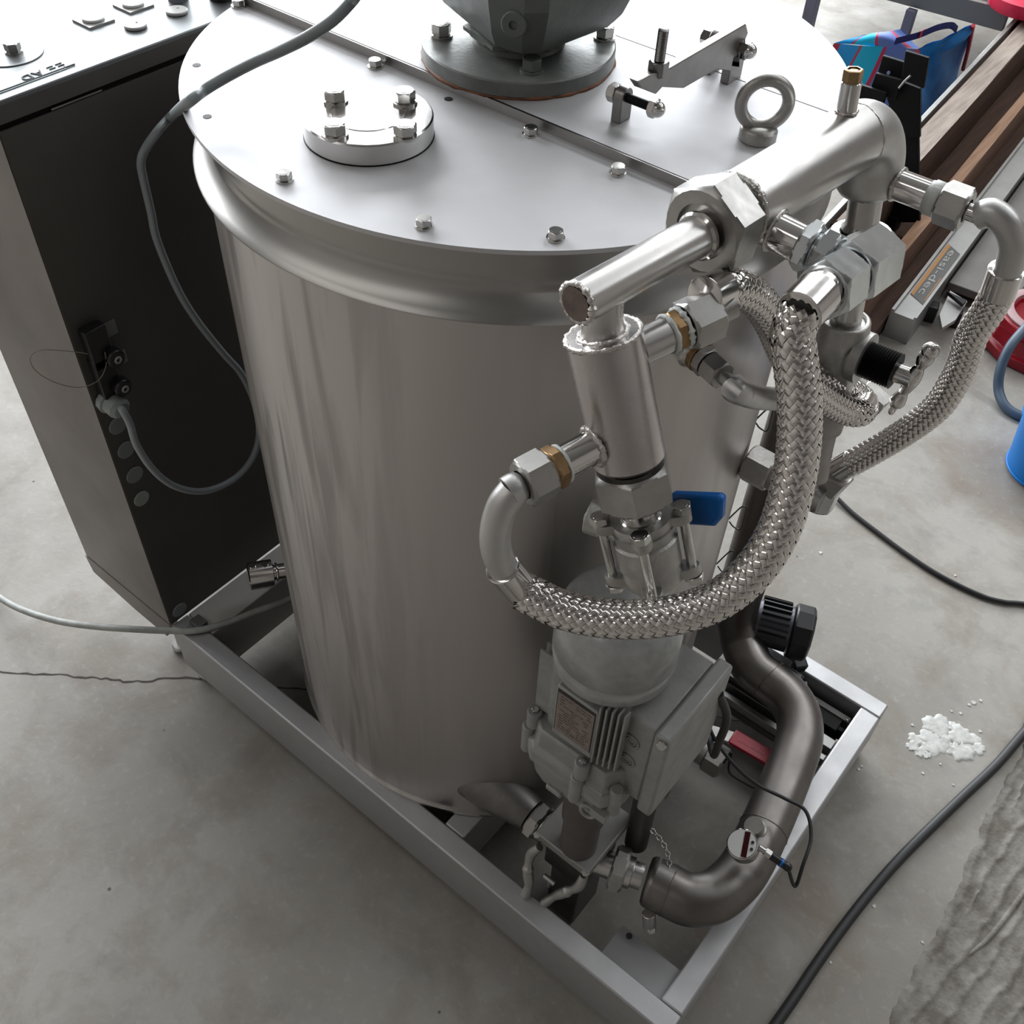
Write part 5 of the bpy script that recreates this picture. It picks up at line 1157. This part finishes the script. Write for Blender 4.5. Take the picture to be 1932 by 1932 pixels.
mb = MB(); P_ = [Z(1785, 555, 0.07), Z(1822, 572, 0.07), Z(1815, 580, 0.07)]; mb.prism(P_, (0, 0, 0.01)); part('hinge_wedge', mb, BLACKP, wp, 30)

# ---- shopping bag
def bagmat():
    m = mat('striped_bag_fabric', (0.0, 0.3, 0.8), 0.5)
    nt = m.node_tree; N = nt.nodes; L = nt.links; b = N['Principled BSDF']
    at_ = N.new('ShaderNodeAttribute'); at_.attribute_name = 'band'
    cr = N.new('ShaderNodeValToRGB'); cr.color_ramp.interpolation = 'CONSTANT'
    cols = [(0.0, (0.5, 0.02, 0.05)), (0.05, (0.0, 0.33, 0.80)), (0.22, (0.55, 0.05, 0.12)), (0.245, (0.0, 0.52, 0.85)), (0.44, (0.55, 0.03, 0.10)), (0.475, (0.12, 0.20, 0.56)), (0.72, (0.58, 0.06, 0.12)), (0.77, (0.10, 0.19, 0.52)), (0.9, (0.02, 0.06, 0.3))]
    e = cr.color_ramp.elements
    while len(e) < len(cols): e.new(0.5)
    for i, (p, c_) in enumerate(cols): e[i].position = p; e[i].color = (*c_, 1)
    L.new(at_.outputs['Fac'], cr.inputs[0]); L.new(cr.outputs[0], b.inputs['Base Color']); return m
BAGM = bagmat(); BAGI = mat('plain_blue_fabric', (0.0, 0.13, 0.42), 0.5, 0, 0, 14, (1, 1, 1), 0, 0.5, 30, col2=(0.0, 0.19, 0.55))
bg = thing('striped_shopping_bag', 'large blue shopping bag with red and purple stripes on the floor', 'bag', Z(1690, 200, 0))
TA = Z(1572, 82, 0.28); TB = Z(1735, 92, 0.30); TC = Z(1836, 47, 0.34); TD = Z(1655, 58, 0.33); TM = Z(1610, 66, 0.31)
BA = V((TA.x+0.04, TA.y-0.02, 0)); BB = Z(1732, 262, 0); BC = Z(1800, 175, 0); BD = V((TD.x, TD.y, 0))
def quad_grid(a, b, c, d, n=14, bulge=0.02):
    mb = MB(); nrm = (b-a).cross(d-a).normalized()
    for j in range(n+1):
        for i in range(n+1):
            u = i/n; v = j/n; p = (a.lerp(b, u)).lerp(d.lerp(c, u), v)
            mb.v.append(p+nrm*(bulge*math.sin(PI*u)*math.sin(PI*v)+0.006*math.sin(9*u+5*v)))
    mb.f = [(j*(n+1)+i, j*(n+1)+i+1, (j+1)*(n+1)+i+1, (j+1)*(n+1)+i) for j in range(n) for i in range(n)]
    return mb
mb = quad_grid(BA, BB, TB, TA, 18, -0.03); fp = part('striped_panel', mb, BAGM, bg, 70)
at_ = fp.data.attributes.new('band', 'FLOAT', 'POINT'); n = 18
for j in range(n+1):
    for i in range(n+1):
        u = i/n; v = j/n; at_.data[j*(n+1)+i].value = min(max(u*0.78+v*0.0+0.30*(1-v)*0.9-0.02, 0), 0.99)
fp.modifiers.new('sub', 'SUBSURF').levels = 1; fp.modifiers['sub'].render_levels = 2
mb = quad_grid(TA, TB, TD.lerp(TC, 0.25), TD.lerp(TA, 0.3), 12, 0.02); tp_ = part('folded_top', mb, BAGM, bg, 70)
at_ = tp_.data.attributes.new('band', 'FLOAT', 'POINT'); n = 12
for j in range(n+1):
    for i in range(n+1):
        at_.data[j*(n+1)+i].value = min(max(i/n*0.78+0.06+j/n*0.1, 0), 0.99)
mb = quad_grid(BB, BC, TC, TB, 12, -0.02); part('side_panel', mb, BAGI, bg, 70)
mb = quad_grid(TB, TC, TC-V((0, 0, 0.05)), TB-V((0.02, 0, 0.06)), 8, 0.0); part('inner_lining', mb, BAGI, bg, 70)
mb = MB(); mb.tube([TC+V((0.004, -0.01, 0.002)), TC.lerp(BC, 0.35)+V((0.01, -0.01, 0)), TC.lerp(BC, 0.6)+V((0.012, -0.012, 0))], 0.007, 8, 6); part('red_piping', mb, RED, bg, 60, label='red edge piping')
mb = MB(); q_ = BB.lerp(BC, 0.1); mb.prism([q_+V((0.012, -0.012, 0.0)), BC+V((0.012, -0.012, 0)), BC+V((0.012, -0.012, 0.03)), q_+V((0.012, -0.012, 0.03))], (0.002, -0.002, 0)); part('yellow_band', mb, mat('yellow_band', (0.65, 0.50, 0.02), 0.5), bg, 30, label='yellow band along the bottom')
hd_ = [TB+V((-0.02, 0, 0.01)), Z(1745, 66, 0.36), Z(1790, 50, 0.38), Z(1800, 52, 0.37), TC+V((-0.02, 0, 0))]
def strap(pts, w_, n=8):
    P = spline(pts, n); mb = MB()
    for p in P: mb.v += [p+V((0, 0, w_)), p-V((0, 0, w_)), p-V((0.002, 0.002, w_)), p+V((-0.002, -0.002, w_))]
    k = len(P); mb.f = []
    for i in range(k-1):
        for j in range(4): mb.f.append((i*4+j, i*4+(j+1) % 4, (i+1)*4+(j+1) % 4, (i+1)*4+j))
    return mb
part('carry_strap', strap([Z(1690, 78, 0.32), Z(1735, 66, 0.34), Z(1770, 52, 0.36), Z(1795, 48, 0.36), Z(1806, 56, 0.34)], 0.011), NAVY, bg, 60)
part('strap_stripe', strap([Z(1736, 66, 0.342), Z(1740, 64, 0.343), Z(1746, 61, 0.344)], 0.0115, 2), RED, bg, 60)
mb = MB(); mb.tube([Z(1660, 330, 0.04), Z(1600, 380, 0.02), Z(1565, 420, 0.015), Z(1540, 460, 0.012)], 0.016, 8, 6); single('loose_navy_strap', mb, NAVY, 'dark blue strap lying on the floor under the big pipe', 'strap')

# ---- black bracket stand
bs = thing('black_bracket_stack', 'stack of black steel brackets standing in front of the striped bag', 'brackets', V((-0.2, 1.9, 0)))
yb_ = 1.88
def ypoly(pts, y): return [Y(px, py, y) for px, py in pts]
for nm, pts, yy, hole in (('bracket_plate', [(1665, 105), (1712, 120), (1700, 155), (1655, 140)], 1.90, (1676, 137)), ('bracket_plate', [(1708, 96), (1752, 110), (1742, 168), (1700, 150)], 1.87, None), ('bracket_plate', [(1652, 138), (1700, 152), (1690, 190), (1640, 172)], 1.86, None), ('bracket_plate', [(1622, 160), (1672, 176), (1665, 200), (1612, 186)], 1.84, None), ('bracket_post', [(1690, 150), (1736, 168), (1735, 260), (1700, 262), (1672, 185)], 1.885, None), ('bracket_post', [(1676, 190), (1732, 230), (1735, 420), (1680, 420)], 1.90, None)):
    mb = MB(); mb.prism(ypoly(pts, yy), (0.0, 0.012, 0)); part(nm, mb, BLACKM, bs, 30, bev=0.002)
mb = MB(); q = Y(1677, 137, 1.898); mb.cyl(q, q+V((0, -0.004, 0)), 0.0045, seg=16); part('hole_glint', mb, mat('hole_view', (0.35, 0.4, 0.7), 0.5), bs, 30)
mb = MB(); mb.tube([Y(1696, 166, 1.85), Y(1708, 152, 1.85), Y(1718, 143, 1.85)], 0.003, 8, 3); part('bare_rod', mb, ALU, bs, 50)
c = Y(1708, 300, 1.90); mb = MB(); mb.box((c.x-0.04, 1.88, 0), (c.x+0.04, 1.93, max(0.05, Y(1708, 415, 1.90).z))); part('bracket_post', mb, BLACKM, bs, 30)

# ---- low trolley behind with red item
tr = thing('low_steel_trolley', 'low grey steel trolley frame with legs at the top right corner', 'trolley', V((-0.6, 3.3, 0)))
a_ = Z(1560, -30, 0.2); b_ = Z(1890, 60, 0.2); e_ = (b_-a_).normalized(); nb = V((-e_.y, e_.x, 0))
mb = MB(); mb.prism([a_, b_, b_+nb*0.03, a_+nb*0.03], (0, 0, 0.075)); part('front_rail', mb, TROL, tr, 30, bev=0.003)
mb = MB(); mb.prism([a_+nb*0.03+V((0, 0, 0.06)), b_+nb*0.03+V((0, 0, 0.06)), b_+nb*0.7+V((0, 0, 0.06)), a_+nb*0.7+V((0, 0, 0.06))], (0, 0, 0.012)); part('deck', mb, BLACKM, tr, 30)
for px in (1718,):
    q = Z(px, 20, 0.2); mb = MB(); mb.box((q.x-0.018, q.y+0.0, 0), (q.x+0.018, q.y+0.03, 0.2)); part('leg', mb, LEGB, tr, 30, bev=0.002)
q = Z(1512, 95, 0.0); mb = MB(); mb.box((q.x-0.022, q.y-0.02, 0), (q.x+0.022, q.y+0.02, 0.52)); part('leg', mb, LEGB, tr, 30, bev=0.002)
q = Z(1905, 18, 0.3); ri = thing('red_basin', 'bright red round plastic basin on the trolley', 'basin', V((q.x, q.y+0.1, 0.275)))
mb = MB(); mb.lathe((q.x+0.02, q.y+0.13, 0.275), (0, 0, 1), [(0, 0.13), (0.02, 0.145), (0.05, 0.15), (0.055, 0.14), (0.055, 0.12), (0.03, 0.115)], 40); part('basin_rim', mb, mat('bright_red', (0.62, 0.01, 0.06), 0.35), ri, 40)
# blue thing at the top edge
mb = MB(); mb.tube([Z(1410, -25, 0.2), Z(1440, -5, 0.2), Z(1480, -20, 0.2)], 0.012, 12, 6); single('blue_pipe_end', mb, BLUE, 'blue tube end just visible beyond the lid at the top', 'tube')
